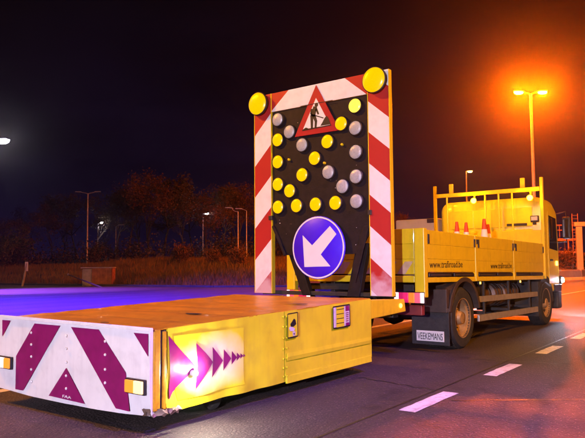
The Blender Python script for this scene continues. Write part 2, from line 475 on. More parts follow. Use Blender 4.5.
def dash(x0, x1, y0, y1, z=.004, name='lane_dash'):
    q = MB(); n = max(2, int((y1 - y0) / .12)); k0 = 0
    random.seed(int(y0 * 100 + x0 * 7))
    L_ = [(x0 + random.uniform(-.006, .006), y0 + (y1 - y0) * i / n, z) for i in range(n + 1)]
    R_ = [(x1 + random.uniform(-.006, .006), y0 + (y1 - y0) * i / n, z) for i in range(n + 1)]
    q.v = L_ + R_; q.f = [(i, n + 1 + i, n + 2 + i, i + 1) for i in range(n)]
    return q.build(name, m_line, road)


for k in range(-3, 24):
    dash(2.36, 2.53, 1.93 + k * 2.262, 2.98 + k * 2.262)
dash(-1.72, -1.56, -30, 90, name='edge_line')
for x in (2.26, -3.9):
    q = MB(); n = 160; ys = [-30 + i * .75 for i in range(n + 1)]
    xs = [x + .02 * noise.noise(V((0, y * .4, x))) for y in ys]
    q.v = [(a - .012, y, .003) for a, y in zip(xs, ys)] + [(a + .012, y, .003) for a, y in zip(xs, ys)]
    q.f = [(i, n + 1 + i, n + 2 + i, i + 1) for i in range(n)]
    q.build('tar_seam', m_tar, road)
# a few transverse cracks
for (xa, ya, xb, yb, s) in ((1.6, 5.35, 2.9, 5.6, 3), (2.6, 2.6, 4.6, 4.1, 9), (1.2, 3.2, 2.25, 3.0, 5)):
    pts = [(xa + (xb - xa) * i / 14 + .05 * noise.noise(V((i * .7, s, 0))), ya + (yb - ya) * i / 14 + .10 * noise.noise(V((i * .7, s, 4)))) for i in range(15)]
    q = MB(); q.v = [(a, b - .009, .0035) for a, b in pts] + [(a, b + .009, .0035) for a, b in pts]
    q.f = [(i, 15 + i, 16 + i, i + 1) for i in range(14)]
    q.build('crack', m_tar, road)

# ------------------------------------------------------------------ crash cushion
HW = 1.15
cu = thing('crash_cushion', 'long low yellow crash cushion with red and white chevron rear plate behind the truck', 'crash cushion', (0, 0, 0))


def R0(px, dy=0.0):
    p = onplane(px, 1, -dy); return (p[0], -dy, p[2])


# rear plate: slightly bowed sheet with a sagging lower edge
bot = [(0, 387), (16, 391.5), (32, 396), (64, 403), (96, 409), (128, 414), (150, 417), (156, 417)]
top = [(1, 316), (152.5, 329.5)]
tl = onplane(top[0], 1, 0); tr = onplane(top[1], 1, 0)
bl = [onplane(p, 1, 0) for p in bot]
nxp, nzp = 24, 10
xs = np.linspace(-HW, HW - .01, nxp + 1); bz = np.interp(xs, [p[0] for p in bl], [p[2] for p in bl]); tz = np.interp(xs, [-HW, HW], [tl[2], tr[2]])
q = MB()
for s_ in (0, 1):
    for i in range(nxp + 1):
        for k in range(nzp + 1):
            f_ = k / nzp; z = bz[i] + (tz[i] - bz[i]) * f_
            dn = .006 * noise.noise(V((xs[i] * 2.2, z * 2.5, 3)))
            if xs[i] > .8 and f_ < .25: dn += .03 * (xs[i] - .8) / .35 * (.25 - f_) / .25
            q.v.append((float(xs[i]), -.012 + dn + s_ * .03, float(z)))
S = (nxp + 1) * (nzp + 1)
for i in range(nxp):
    for k in range(nzp):
        a = i * (nzp + 1) + k; b = a + nzp + 1
        q.f.append((a, b, b + 1, a + 1)); q.f.append((S + a, S + a + 1, S + b + 1, S + b))
for i in range(nxp):
    for k in (0, nzp):
        a = i * (nzp + 1) + k; b = a + nzp + 1; q.f.append((a, S + a, S + b, b))
for k in range(nzp):
    for i in (0, nxp):
        a = i * (nzp + 1) + k; q.f.append((a, a + 1, S + a + 1, S + a))
plate = q.build('rear_plate', m_white, cu, 0, True)


def Z3(x, y): return (x * .31955, 280 + y * .31963)      # enlarged-view coordinates of the plate print


def sheet(pxs, name, material, parent, dy=.022, sub=1):
    """flat printed sheet lying on the rear plate"""
    pts = [R0(p, dy) for p in pxs]
    return MB().poly(pts).build(name, material, parent)


for pxs in ([Z3(222, 147), Z3(308, 155), Z3(393, 290), Z3(405, 412), Z3(362, 402)],
            [Z3(188, 143), Z3(108, 136), Z3(50, 238), Z3(48, 342), Z3(72, 346)],
            [Z3(207, 275), Z3(152, 362), Z3(265, 388)],
            [Z3(418, 165), Z3(463, 169), Z3(463, 240)],
            [Z3(7, 125), Z3(33, 127), Z3(7, 177)]):
    sheet(pxs, 'chevron_stripe', m_mag, plate)
tp = R0(Z3(196, 361), .025)
text_part('plate_lettering', 'FAA', .035, REAR_TXT(tp[0], -.026, tp[2] - .018), m_signwhite, plate, .13)
for zx, zys in ((97, (165, 202, 240, 280, 318)), (206, (175, 215, 258, 300, 340)), (328, (192, 234, 280, 322))):
    for zy in zys:
        p = R0(Z3(zx, zy), .026)
        MB().lathe([(.013, 0), (.012, -.006), (.006, -.009), (0, -.010)], (p[0], -.022, p[2]), 'y', 8).build('rivet', m_signwhite, plate, 0, True)
# white border trims on the plate
for a, b in ((top[0], top[1]),):
    A = R0(a, .02); B = R0(b, .02)
    MB().prism([(A[0], A[2] - .018), (B[0], B[2] - .018), (B[0], B[2] + .012), (A[0], A[2] + .012)], 1, -.034, -.014).build('top_trim', m_white, cu, .003)
# rear lamps
for (a, b, c, d, split) in (((128.3, 378.5), (145.6, 381.6), (145.4, 394.5), (128.5, 390.8), .5), ((-1.5, 356.5), (12.5, 357.8), (12.5, 368.5), (-1.5, 366), .62)):
    P = [R0(t, .02) for t in (a, b, c, d)]
    x0, x1 = P[0][0], P[1][0]; z0 = (P[2][2] + P[3][2]) / 2; z1 = (P[0][2] + P[1][2]) / 2
    hs = MB().box(x0 - .012, x1 + .012, -.045, -.018, z0 - .012, z1 + .012).build('tail_lamp', m_ink, cu, .008)
    xm = x0 + (x1 - x0) * split
    if split == .5:
        MB().box(x0, xm - .002, -.062, -.04, z0, z1).build('lens', m_lampo, hs, .006)
        MB().box(xm + .002, x1, -.062, -.04, z0, z1).build('lens', m_lampw, hs, .006)
    else:
        MB().box(x0, xm - .002, -.062, -.04, z0, z1).build('lens', m_tailw, hs, .006)
        MB().box(xm + .002, x1, -.062, -.04, z0, z1).build('lens', m_lampo, hs, .006)
# side panels, deck, corner strip
LC = 3.59
zr, zf = .842, .928
zb = .16


def side_z(y): return zr + (zf - zr) * y / LC


def side_panel(x, y0, y1, name, sgn, ny_, nz_, dent):
    q = MB()
    for s_ in (0, 1):
        for j in range(ny_ + 1):
            for k in range(nz_ + 1):
                y = y0 + (y1 - y0) * j / ny_; f_ = k / nz_; zt = side_z(y) - .004
                sag = .025 * max(0, 1 - y / .6) if dent else 0
                z = zb - sag + (zt - zb + sag) * f_
                d = .010 * noise.noise(V((y * 1.6, z * 2.2, 5 + x))) + .004 * noise.noise(V((y * 6, z * 6, 1)))
                if dent:
                    d += -.045 * math.exp(-((y - .28) / .12) ** 2 - ((z - .30) / .10) ** 2) + .028 * math.exp(-((y - .55) / .16) ** 2 - ((z - .50) / .16) ** 2)
                    d += .022 * math.exp(-((y - 1.0) / .3) ** 2) * max(0, .45 - f_) * math.sin(y * 11 + z * 9)
                    if f_ < .12: d += .006 * math.sin(y * 13)
                q.v.append((x + sgn * (d - s_ * .02), y, z))
    S = (ny_ + 1) * (nz_ + 1)
    for j in range(ny_):
        for k in range(nz_):
            a = j * (nz_ + 1) + k; b = a + nz_ + 1
            q.f.append((a, b, b + 1, a + 1)); q.f.append((S + a, S + a + 1, S + b + 1, S + b))
        for k in (0, nz_):
            a = j * (nz_ + 1) + k; b = a + nz_ + 1; q.f.append((a, S + a, S + b, b))
    for k in range(nz_):
        for j in (0, ny_):
            a = j * (nz_ + 1) + k; q.f.append((a, a + 1, S + a + 1, S + a))
    return q.build(name, m_yellow_c, cu, 0, True)


sp1 = side_panel(HW, .17, 1.768, 'side_panel', 1, 44, 18, True)
sp2 = side_panel(HW, 1.782, LC, 'side_panel', 1, 30, 10, False)
side_panel(-HW, .17, 1.768, 'side_panel', -1, 20, 8, False)
side_panel(-HW, 1.782, LC, 'side_panel', -1, 20, 8, False)
# folded lower lip and stiffening crease on the side
MB().prism([(HW + .012, .37), (HW + .020, .41), (HW + .012, .45)], 1, 1.80, LC - .02).build('crease', m_yellow_c, cu)
MB().prism([(HW - .01, zb - .02), (HW + .016, zb - .02), (HW + .010, zb + .055), (HW - .01, zb + .06)], 1, 1.80, LC - .01).build('lower_lip', m_yellow_c, cu, .003)
for f_ in (.08, .2, .33, .47, .62, .78, .92):
    z = zb + (side_z(1.775) - zb) * f_
    for yy in (1.745, 1.805):
        MB().lathe([(.009, -.004), (.008, .006), (0, .008)], (HW + .012, yy, z), 'x', 8).build('rivet', m_yellow_c, sp2, 0, True)
# corner posts between rear plate and side panels
MB().box(HW - .075, HW + .012, .02, .085, .19, side_z(0) + .004).build('corner_post', m_deck, cu, .01)
MB().box(HW - .065, HW - .01, .09, .165, .17, side_z(0) - .01).build('corner_post', m_darkmetal, cu, .01)
MB().box(HW - .02, HW + .010, .115, .150, .19, side_z(0) - .02).build('corner_strip', m_deck, cu, .006)
MB().box(-HW - .01, -HW + .075, .02, .165, .19, side_z(0) + .004).build('corner_post', m_deck, cu, .01)
# torn lower corner
m_torn = mat('torn_metal', (.20, .13, .09), .5, .3, .4, 14, .5, (.05, .03, .03), 9)
q = MB(); random.seed(3); n = 14
for k in range(n + 1):
    f_ = k / n; x = HW - .10 + .14 * min(1, f_ * 2.2); y = -.005 + .34 * max(0, f_ - .18)
    for h in range(3):
        q.v.append((x + .02 * random.uniform(-1, 1) + (.012 if h == 1 else 0), y + .012 * random.uniform(-1, 1), .150 + .026 * h + .010 * random.uniform(-1, 1)))
for k in range(n):
    for h in range(2):
        a = k * 3 + h; q.f.append((a, a + 3, a + 4, a + 1))
tn = q.build('torn_sheet', m_torn, cu); sm = tn.modifiers.new('thick', 'SOLIDIFY'); sm.thickness = .004
# deck: broad sheets butted across, slightly buckled
n_deck = 6
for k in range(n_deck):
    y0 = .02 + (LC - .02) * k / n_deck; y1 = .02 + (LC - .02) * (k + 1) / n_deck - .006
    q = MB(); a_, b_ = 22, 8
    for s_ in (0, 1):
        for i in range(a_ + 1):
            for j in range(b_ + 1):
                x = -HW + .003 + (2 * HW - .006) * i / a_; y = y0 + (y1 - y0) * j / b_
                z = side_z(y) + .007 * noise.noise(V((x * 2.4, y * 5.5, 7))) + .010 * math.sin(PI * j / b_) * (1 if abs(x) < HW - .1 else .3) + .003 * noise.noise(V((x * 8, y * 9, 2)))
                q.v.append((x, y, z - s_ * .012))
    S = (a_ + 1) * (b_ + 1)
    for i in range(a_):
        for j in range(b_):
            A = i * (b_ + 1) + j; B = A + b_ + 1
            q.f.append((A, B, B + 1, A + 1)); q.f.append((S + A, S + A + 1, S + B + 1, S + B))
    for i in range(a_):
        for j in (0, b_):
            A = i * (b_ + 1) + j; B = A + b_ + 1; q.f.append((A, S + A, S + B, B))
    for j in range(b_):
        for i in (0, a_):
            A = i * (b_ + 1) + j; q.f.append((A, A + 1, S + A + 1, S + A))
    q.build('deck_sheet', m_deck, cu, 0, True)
# dark scuffs / slots on the deck
for (px, l, w_) in (((193, 312), .26, .05), ((105, 318), .12, .03), ((298, 305), .34, .04)):
    p = onplane(px, 2, .90); y = p[1]
    q = MB(); n = 10
    ptsl = [(p[0] + l * (math.cos(2 * PI * i / n)) * .5 * random.uniform(.7, 1.2), y + w_ * math.sin(2 * PI * i / n) * random.uniform(.6, 1.2)) for i in range(n)]
    q.poly([(a, b, side_z(b) + .0175) for a, b in ptsl]).build('scuff', m_darkmetal, cu)
# core under the deck, so nothing is hollow
MB().box(-HW + .06, HW - .06, .10, LC - .02, .22, .80).build('core', m_darkmetal, cu)
MB().box(-HW + .01, HW - .005, LC, LC + .03, .19, zf - .01).build('front_bulkhead', m_yellow_c, cu, .004)
# printed arrows on the rear right side


def SP(px, off=.052):
    p = onplane(px, 0, HW + off); return (HW + off, p[1], p[2])


def drape(name, pxs, material, parent, off, nsub=7):
    """printed foil that follows the dented side panel"""
    pts = [SP(p, .0) for p in pxs]
    bm = bmesh.new(); vs_ = [bm.verts.new(p) for p in pts]; bm.faces.new(vs_)
    bmesh.ops.triangulate(bm, faces=bm.faces)
    bmesh.ops.subdivide_edges(bm, edges=bm.edges, cuts=nsub, use_grid_fill=True)
    bmesh.ops.triangulate(bm, faces=bm.faces)
    for v in bm.verts:
        y, z = v.co.y, v.co.z; f_ = (z - zb) / max(.01, side_z(y) - zb)
        d = .010 * noise.noise(V((y * 1.6, z * 2.2, 5 + HW))) + .004 * noise.noise(V((y * 6, z * 6, 1)))
        d += -.045 * math.exp(-((y - .28) / .12) ** 2 - ((z - .30) / .10) ** 2) + .028 * math.exp(-((y - .55) / .16) ** 2 - ((z - .50) / .16) ** 2)
        d += .022 * math.exp(-((y - 1.0) / .3) ** 2) * max(0, .45 - f_) * math.sin(y * 11 + z * 9)
        if f_ < .12: d += .006 * math.sin(y * 13)
        v.co.x = HW + d + off
    me = bpy.data.meshes.new(name); bm.to_mesh(me); bm.free(); me.materials.append(material)
    for p in me.polygons: p.use_smooth = True
    o = bpy.data.objects.new(name, me); col.objects.link(o); o.parent = parent
    return o


m_foil = mat('pale_glow_foil', (.82, .80, .40), .34, 0, .10, 3, .5, (.80, .66, .10), 3)  # pale foil, with the side lamp's glow painted in as a fading oval
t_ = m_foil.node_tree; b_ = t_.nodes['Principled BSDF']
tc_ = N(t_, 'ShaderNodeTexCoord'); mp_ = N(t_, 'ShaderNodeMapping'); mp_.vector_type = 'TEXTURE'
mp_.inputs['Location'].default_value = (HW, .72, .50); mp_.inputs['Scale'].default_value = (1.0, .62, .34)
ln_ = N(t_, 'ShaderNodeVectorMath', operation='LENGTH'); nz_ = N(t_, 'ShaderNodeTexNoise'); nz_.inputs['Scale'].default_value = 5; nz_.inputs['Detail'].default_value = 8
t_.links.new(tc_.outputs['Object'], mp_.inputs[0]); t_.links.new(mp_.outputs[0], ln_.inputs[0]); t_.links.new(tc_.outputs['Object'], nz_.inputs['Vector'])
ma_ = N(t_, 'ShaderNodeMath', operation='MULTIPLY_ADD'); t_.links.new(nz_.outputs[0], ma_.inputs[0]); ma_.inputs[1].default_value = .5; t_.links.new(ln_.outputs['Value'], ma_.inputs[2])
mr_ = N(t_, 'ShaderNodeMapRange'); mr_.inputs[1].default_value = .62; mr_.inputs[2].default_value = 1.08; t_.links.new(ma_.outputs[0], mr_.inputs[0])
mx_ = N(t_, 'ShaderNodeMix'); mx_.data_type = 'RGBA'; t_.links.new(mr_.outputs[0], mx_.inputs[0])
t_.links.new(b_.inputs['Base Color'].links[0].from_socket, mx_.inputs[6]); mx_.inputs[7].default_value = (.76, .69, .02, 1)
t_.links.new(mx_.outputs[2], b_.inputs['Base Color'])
foil = drape('lamp_glow_foil', [(173, 336), (243.5, 327.5), (243.5, 384), (180, 401)], m_foil, sp1, .004, 12)


def Z4(x, y): return (150 + x * .20534, 330 + y * .20548)


for tri in (((86, 28), (212, 176), (104, 340)), ((218, 62), (297, 155), (218, 290)), ((298, 82), (352, 148), (298, 232)), ((355, 93), (392, 138), (355, 198)),
            ((395, 102), (421, 133), (395, 168)), ((421, 110), (438, 128), (421, 150)), ((438.5, 113), (451, 125), (438.5, 140)), ((452, 117), (461, 124), (452, 132))):
    drape('arrow_print', [Z4(*p) for p in tri], m_mag, sp1, .008, 5)
# lit side lamp
p = SP((193, 373), .03)
sl = MB().lathe([(.026, .0), (.026, .030), (.022, .036)], (HW + .02, p[1], p[2]), 'x', 16).build('side_lamp', m_white, cu, 0, True)
MB().lathe([(.021, .037), (.018, .052), (0, .058)], (HW + .02, p[1], p[2]), 'x', 14).build('lens', m_side, sl, 0, True)
# decals
def decal(pxs, name, material, off=.026): return MB().poly([SP(p, off) for p in pxs]).build(name, material, cu)


def outline(pxs, name, width=.006, off=.027):
    P = [SP(p, off) for p in pxs]; q = MB()
    for a, b in zip(P, P[1:] + P[:1]):
        a, b = V(a), V(b); d = (b - a).normalized(); n_ = V((1, 0, 0)).cross(d) * width
        q.add([a - n_, b - n_, b + n_, a + n_], [(0, 1, 2, 3)])
    return q


d1 = [(287.6, 314.2), (297.6, 312.4), (297.8, 336), (288, 338.2)]
dk = decal(d1, 'warning_decal', m_yellow_c)
outline(d1, 'b').build('border', m_ink, dk)
MB().poly([SP(p, .029) for p in ((290.5, 324), (292.5, 321), (294, 318.5), (295.5, 320), (296.3, 324), (294, 326.5), (291, 327))]).build('pictogram', m_ink, dk)
MB().poly([SP(p, .029) for p in ((289, 328), (291, 326.2), (295, 328.5), (294, 331.5), (290, 331))]).build('pictogram', m_decal, dk)
MB().poly([SP(p, .029) for p in ((292.6, 332), (295.5, 331.5), (295.2, 335.6), (293, 336))]).build('pictogram', m_decal, dk)
MB().poly([SP(p, .030) for p in ((293.6, 333), (294.8, 332.8), (294.6, 335), (293.9, 335.2))]).build('pictogram', m_ink, dk)
d2 = [(333, 307.2), (349.6, 304.6), (350, 325.6), (333.4, 328.6)]
dk = decal(d2, 'table_decal', m_decal)
outline(d2, 'b', .008).build('border', m_ink, dk)
MB().poly([SP(p, .029) for p in ((336.2, 307.4), (344, 306.2), (344.3, 326.2), (336.5, 327.6))]).build('panel', m_yellow_c, dk)
MB().poly([SP(p, .030) for p in ((345.6, 306), (349, 305.5), (349.1, 310.5), (345.7, 311.1))]).build('panel', m_mag, dk)
MB().poly([SP(p, .030) for p in ((346, 322.8), (349.3, 322.2), (349.4, 325), (346, 325.6))]).build('panel', m_mag, dk)
for k in range(4):
    y = 309.5 + k * 4.6
    MB().poly([SP(p, .031) for p in ((336.6, y), (344, y - 1.2), (344, y - .5), (336.6, y + .7))]).build('rule', m_ink, dk)
for k in range(5):
    y = 312.5 + k * 2.0
    MB().poly([SP(p, .031) for p in ((346, y), (348.6, y - .4), (348.6, y + .4), (346, y + .8))]).build('rule', m_mag, dk)
# carrier frame between cushion and truck
for s_ in (1, -1):
    xo = 1.14 * s_; xi = .97 * s_
    ca = MB().prism([(3.63, .665), (4.62, .70), (4.58, .875), (3.63, .905)], 0, min(xo, xi), max(xo, xi)).build('carrier_arm', m_yellow, cu, .01)
    lp = MB().lathe([(.030, .0), (.030, .012), (.02, .02), (0, .024)], (1.14 * s_ - (.0 if s_ > 0 else .024), 4.45, .79), 'x', 12).build('marker_lamp', m_marker, ca, 0, True)
MB().box(-1.05, 1.05, 4.40, 4.56, .62, .80).build('cross_beam', m_darkmetal, cu, .01)
MB().box(-.35, .35, 4.56, 5.10, .60, .78).build('coupling', m_darkmetal, cu, .01)
for xx in (-.75, .75):
    MB().tube([(xx, 3.58, .45), (xx, 4.45, .68)], .035, 10).build('hydraulic_ram', m_alu, cu, 0, True)
# castor legs carrying the cushion
for xx in (-.9, .9):
    lg = MB().box(xx - .05, xx + .05, .9, 1.02, .10, .30).build('castor_leg', m_darkmetal, cu, .006)
    MB().lathe([(.0, -.04), (.09, -.04), (.105, -.02), (.105, .02), (.09, .04), (0, .04)], (xx, .96, .105), 'x', 18).build('castor_wheel', m_rubber, lg, 0, True)

# ------------------------------------------------------------------ arrow board
SY = 4.237
ab = thing('arrow_board', 'tall black arrow board with red and white striped border and lit yellow lamps', 'arrow board', (0, SY, .92))
BZ = -.92          # board parts are written in world heights, in board-local coordinates y=0 at the face


def bmk(q): 
    q.v = [(x, y, z + BZ) for x, y, z in q.v]; return q


XL0, XL1, XR0, XR1 = -1.277, -.944, .803, 1.132
ZT, ZB_ = 4.072, .925


def strL(mth, x, z):   # red where floor is odd
    t_ = mth('DIVIDE', mth('SUBTRACT', mth('ADD', mth('SUBTRACT', z, mth('MULTIPLY', mth('SUBTRACT', x, XL1), 1.0)), -BZ), 3.76), .497)
    return mth('GREATER_THAN', mth('FRACT', mth('MULTIPLY', t_, .5), None), .5) if False else mth('LESS_THAN', mth('FRACT', mth('MULTIPLY', t_, .5), None), .5)


def strR(mth, x, z):
    t_ = mth('DIVIDE', mth('SUBTRACT', mth('ADD', mth('ADD', z, mth('MULTIPLY', mth('SUBTRACT', x, XR0), .85)), -BZ), 3.666), .443)
    return mth('LESS_THAN', mth('FRACT', mth('MULTIPLY', t_, .5), None), .5)


def strT(mth, x, z):
    u = mth('ABSOLUTE', mth('ADD', x, .09), None)
    lim = mth('ADD', mth('MULTIPLY', mth('SUBTRACT', ZT + BZ, z), 1.2), .51)
    return mth('GREATER_THAN', u, lim)


m_sL = stripes('stripes_rising', strL); m_sR = stripes('stripes_falling', strR); m_sT = stripes('stripes_top', strT)
for x0, x1, mm in ((XL0, XL1, m_sL), (XR0, XR1, m_sR)):
    bd = bmk(MB().box(x0, x1, 0, .012, ZB_, ZT)).build('side_band', mm, ab)
    bmk(MB().box(x0 - .004, x1 + .004, .0125, .085, ZB_ - .002, ZT + .004)).build('band_frame', m_yellow, bd, .004)
    bmk(MB().box(x0 - .008, x0 + .001, -.006, .012, ZB_, ZT)).build('edge_trim', m_yellow, bd)
    bmk(MB().box(x1 - .001, x1 + .008, -.006, .012, ZB_, ZT)).build('edge_trim', m_yellow, bd)
TBZ = 3.775
tb = bmk(MB().box(XL1 + .012, XR0 - .012, .004, .016, TBZ, ZT)).build('top_band', m_sT, ab)
bmk(MB().box(XL1 + .012, XR0 - .012, .0165, .08, TBZ + .002, ZT + .003)).build('band_frame', m_yellow, tb, .004)
# black field, tapering at the foot
field = [(XL1 + .012, TBZ - .006), (XL1 + .012, 1.95), (-.70, 1.51), (.60, 1.51), (XR0 - .012, 1.82), (XR0 - .012, TBZ - .006)]
bp_ = bmk(MB().prism([(x, z) for x, z in field], 1, .022, .06)).build('back_panel', m_black, ab, .004)
# stiffening ribs on the rear and small scuffs on the face
for xx in (-.6, -.1, .4):
    bmk(MB().box(xx - .03, xx + .03, .061, .11, 1.55, 3.95)).build('rear_rib', m_darkmetal, bp_, .004)
random.seed(12)
for k in range(26):
    x = random.uniform(-.85, .7); z = random.uniform(1.6, 2.15) if k < 16 else random.uniform(2.3, 3.6)
    s_ = random.uniform(.004, .012)
    bmk(MB().poly([(x, .0205, z), (x + s_ * random.uniform(.5, 2), .0205, z + s_ * .4), (x + s_, .0205, z + s_ * random.uniform(.6, 1.6)), (x - s_ * .3, .0205, z + s_ * .9)])).build('scuff', m_decal, bp_)
# struts
for (a, b) in (((-.70, -.505), (-.41, -.26)), ((.545, .74), (.37, .575))):
    ztop = 1.62 if a[0] < 0 else 1.66
    st = bmk(MB().prism([(a[0], ztop), (a[1], ztop), (b[1], .90), (b[0], .90)], 1, .062, .16)).build('strut', m_black, ab, .006)
bmk(MB().prism([(-.935, 1.96), (-.90, 1.98), (-.66, 1.52), (-.70, 1.50)], 1, -.01, .021)).build('gusset_edge', m_black, ab, .004)
bmk(MB().prism([(.79, 1.90), (.70, 1.90), (.50, 1.30), (.55, 1.10)], 1, .0, .021)).build('gusset', m_black, ab, .004)
bmk(MB().box(-.985, -.915, -.03, .03, 2.06, 2.13)).build('hinge', m_darkmetal, ab, .008)
bmk(MB().box(.775, .835, -.02, .03, 2.05, 2.12)).build('hinge', m_darkmetal, ab, .008)
bmk(MB().box(-1.20, 1.10, .09, .17, .905, .965)).build('base_rail', m_darkmetal, ab, .006)
for (px, pz) in ((-.60, 2.98), (.36, 3.10), (.05, 2.86)):
    bmk(MB().lathe([(.02, 0), (.02, -.03), (.012, -.04), (0, -.042)], (px, .022, pz), 'y', 10)).build('bolt', m_yellow, ab, 0, True)
# lamps
C5 = [3.635, 3.312, 2.965, 2.612, 2.257]
lamps = [(-.811, C5[0], 0)] + [(-.811, z, 1) for z in C5[1:]]
lamps += [(.59, C5[0], 2)] + [(.59, z, 0) for z in C5[1:]]
lamps += [(-.585, 3.411, 0), (-.349, 3.178, 0), (-.117, 2.949, 1), (.120, 2.718, 0), (.362, 2.488, 0)]
lamps += [(.353, 3.408, 1), (.112, 3.173, 1), (-.349, 2.720, 1), (-.584, 2.494, 1)]
lamps += [(-.457, 2.258, 1), (-.109, 2.257, 1), (.239, 2.256, 1)]
LR = .101
hous = None
for (x, z, on) in lamps:
    lo = bmk(MB().lathe([(LR + .016, .0), (LR + .014, -.030), (LR + .004, -.040), (LR, -.034)], (x, .022, z), 'y', 28)).build('lamp', m_ink, ab, 0, True)
    prof = [(LR, -.032), (LR * .9, -.042), (LR * .6, -.050), (LR * .3, -.053), (0, -.054)]
    bmk(MB().lathe(prof, (x, .022, z), 'y', 28)).build('lens', (m_lens_off, m_lit, m_lit_hot)[on], lo, 0, True)
for x, z in ((-1.152, 3.925), (.945, 3.93)):
    fo = bmk(MB().lathe([(.12, .0), (.15, -.03), (.186, -.05), (.186, -.085), (.176, -.09)], (x, -.001, z), 'y', 36)).build('flasher', m_ink, ab, 0, True)
    bmk(MB().lathe([(.176, -.088), (.16, -.104), (.12, -.116), (.06, -.122), (0, -.124)], (x, -.001, z), 'y', 36)).build('lens', m_flash, fo, 0, True)
# roadworks triangle, split at the fold of the board
A_, BL_, BR_ = (-.073, 4.055), (-.475, 3.312), (.335, 3.312)


def tri_in(k):     # inset triangle
    cx_, cz_ = (A_[0] + BL_[0] + BR_[0]) / 3, (A_[1] + BL_[1] + BR_[1]) / 3
    return [(cx_ + (p[0] - cx_) * k, cz_ + (p[1] - cz_) * k) for p in (A_, BL_, BR_)]


tri = bmk(MB().prism([BL_, BR_, A_], 1, -.016, -.002)).build('roadworks_sign', m_red, ab, .003)
bmk(MB().poly([(x, -.0185, z) for x, z in tri_in(.60)])).build('sign_field', m_signwhite, tri)
bmk(MB().box(-.36, .22, -.0215, -.0165, TBZ - .006, TBZ + .002)).build('fold_line', m_ink, tri)


def pict(pts): bmk(MB().poly([(x, -.0205, z) for x, z in pts])).build('pictogram', m_ink, tri)


def limb(a, b, w0, w1):
    a = V((a[0], 0, a[1])); b = V((b[0], 0, b[1])); d = (b - a).normalized(); n_ = V((-d.z, 0, d.x))
    pict([(p.x, p.z) for p in (a + n_ * w0, a - n_ * w0, b - n_ * w1, b + n_ * w1)])


pict([(-.065 + .032 * math.cos(t * PI / 6), 3.748 + .032 * math.sin(t * PI / 6)) for t in range(12)])    # head
limb((-.085, 3.725), (-.135, 3.585), .035, .042)          # trunk
limb((-.150, 3.60), (-.150, 3.40), .028, .020)            # rear leg
limb((-.115, 3.60), (-.075, 3.50), .030, .022); limb((-.075, 3.51), (-.085, 3.40), .022, .018)
limb((-.150, 3.70), (-.165, 3.62), .018, .015); limb((-.07, 3.69), (-.03, 3.60), .018, .014)
limb((-.165, 3.62), (.06, 3.53), .008, .008)              # shovel
pict([(.00, 3.42), (.04, 3.47), (.08, 3.53), (.115, 3.555), (.145, 3.52), (.185, 3.42)])
pict([(-.33, 3.395), (-.27, 3.43), (-.24, 3.425), (-.20, 3.395)])
limb((-.33, 3.392), (.19, 3.408), .008, .008)
# blue direction disc
DC = (-.049, 1.612); DR = .462
disc = bmk(MB().lathe([(0, .0), (DR, .0), (DR, -.022), (DR - .006, -.026), (0, -.026)], (DC[0], -.02, DC[1]), 'y', 56)).build('direction_disc', m_blue, ab, 0, True)
bmk(MB().lathe([(DR - .028, -.0285), (DR - .006, -.0285)], (DC[0], -.02, DC[1]), 'y', 56)).v
q = MB(); n = 56
for r in (DR - .030, DR - .008):
    q.v += [(DC[0] + r * math.cos(2 * PI * k / n), -.0485, DC[1] + r * math.sin(2 * PI * k / n)) for k in range(n)]
q.f = [(k, (k + 1) % n, n + (k + 1) % n, n + k) for k in range(n)]
bmk(q).build('ring', m_signwhite, disc)


def DZ(x, y):  # arrow outline from enlarged-view pixels
    p = onplane((240 + x * .2967, 180 + y * .2968), 1, SY - .048); return (p[0], -.0485, p[2])


ar = [DZ(217, 293), DZ(211, 186), DZ(243, 220), DZ(303, 155), DZ(325, 182), DZ(272, 251), DZ(305, 291)]
bmk(MB().poly(ar)).build('arrow', m_signwhite, disc)
bmk(MB().box(-.30, .20, -.019, .0215, 1.55, 1.66)).build('disc_bracket', m_darkmetal, ab, .004)

# ------------------------------------------------------------------ truck
TK = .0135
tk = thing('flatbed_truck', 'yellow flatbed works truck with dropside boards towing the crash cushion', 'truck', (0, 5.035, 0), -.02)


def tm(q):         # the body stands slightly nose-down on its springs
    q.v = [(x, y, z - TK * y) for x, y, z in q.v]; return q


def tb_(name, x0, x1, y0, y1, z0, z1, material, parent=None, bevel=.006):
    return tm(MB().box(x0, x1, y0, y1, z0, z1)).build(name, material, parent or tk, bevel)


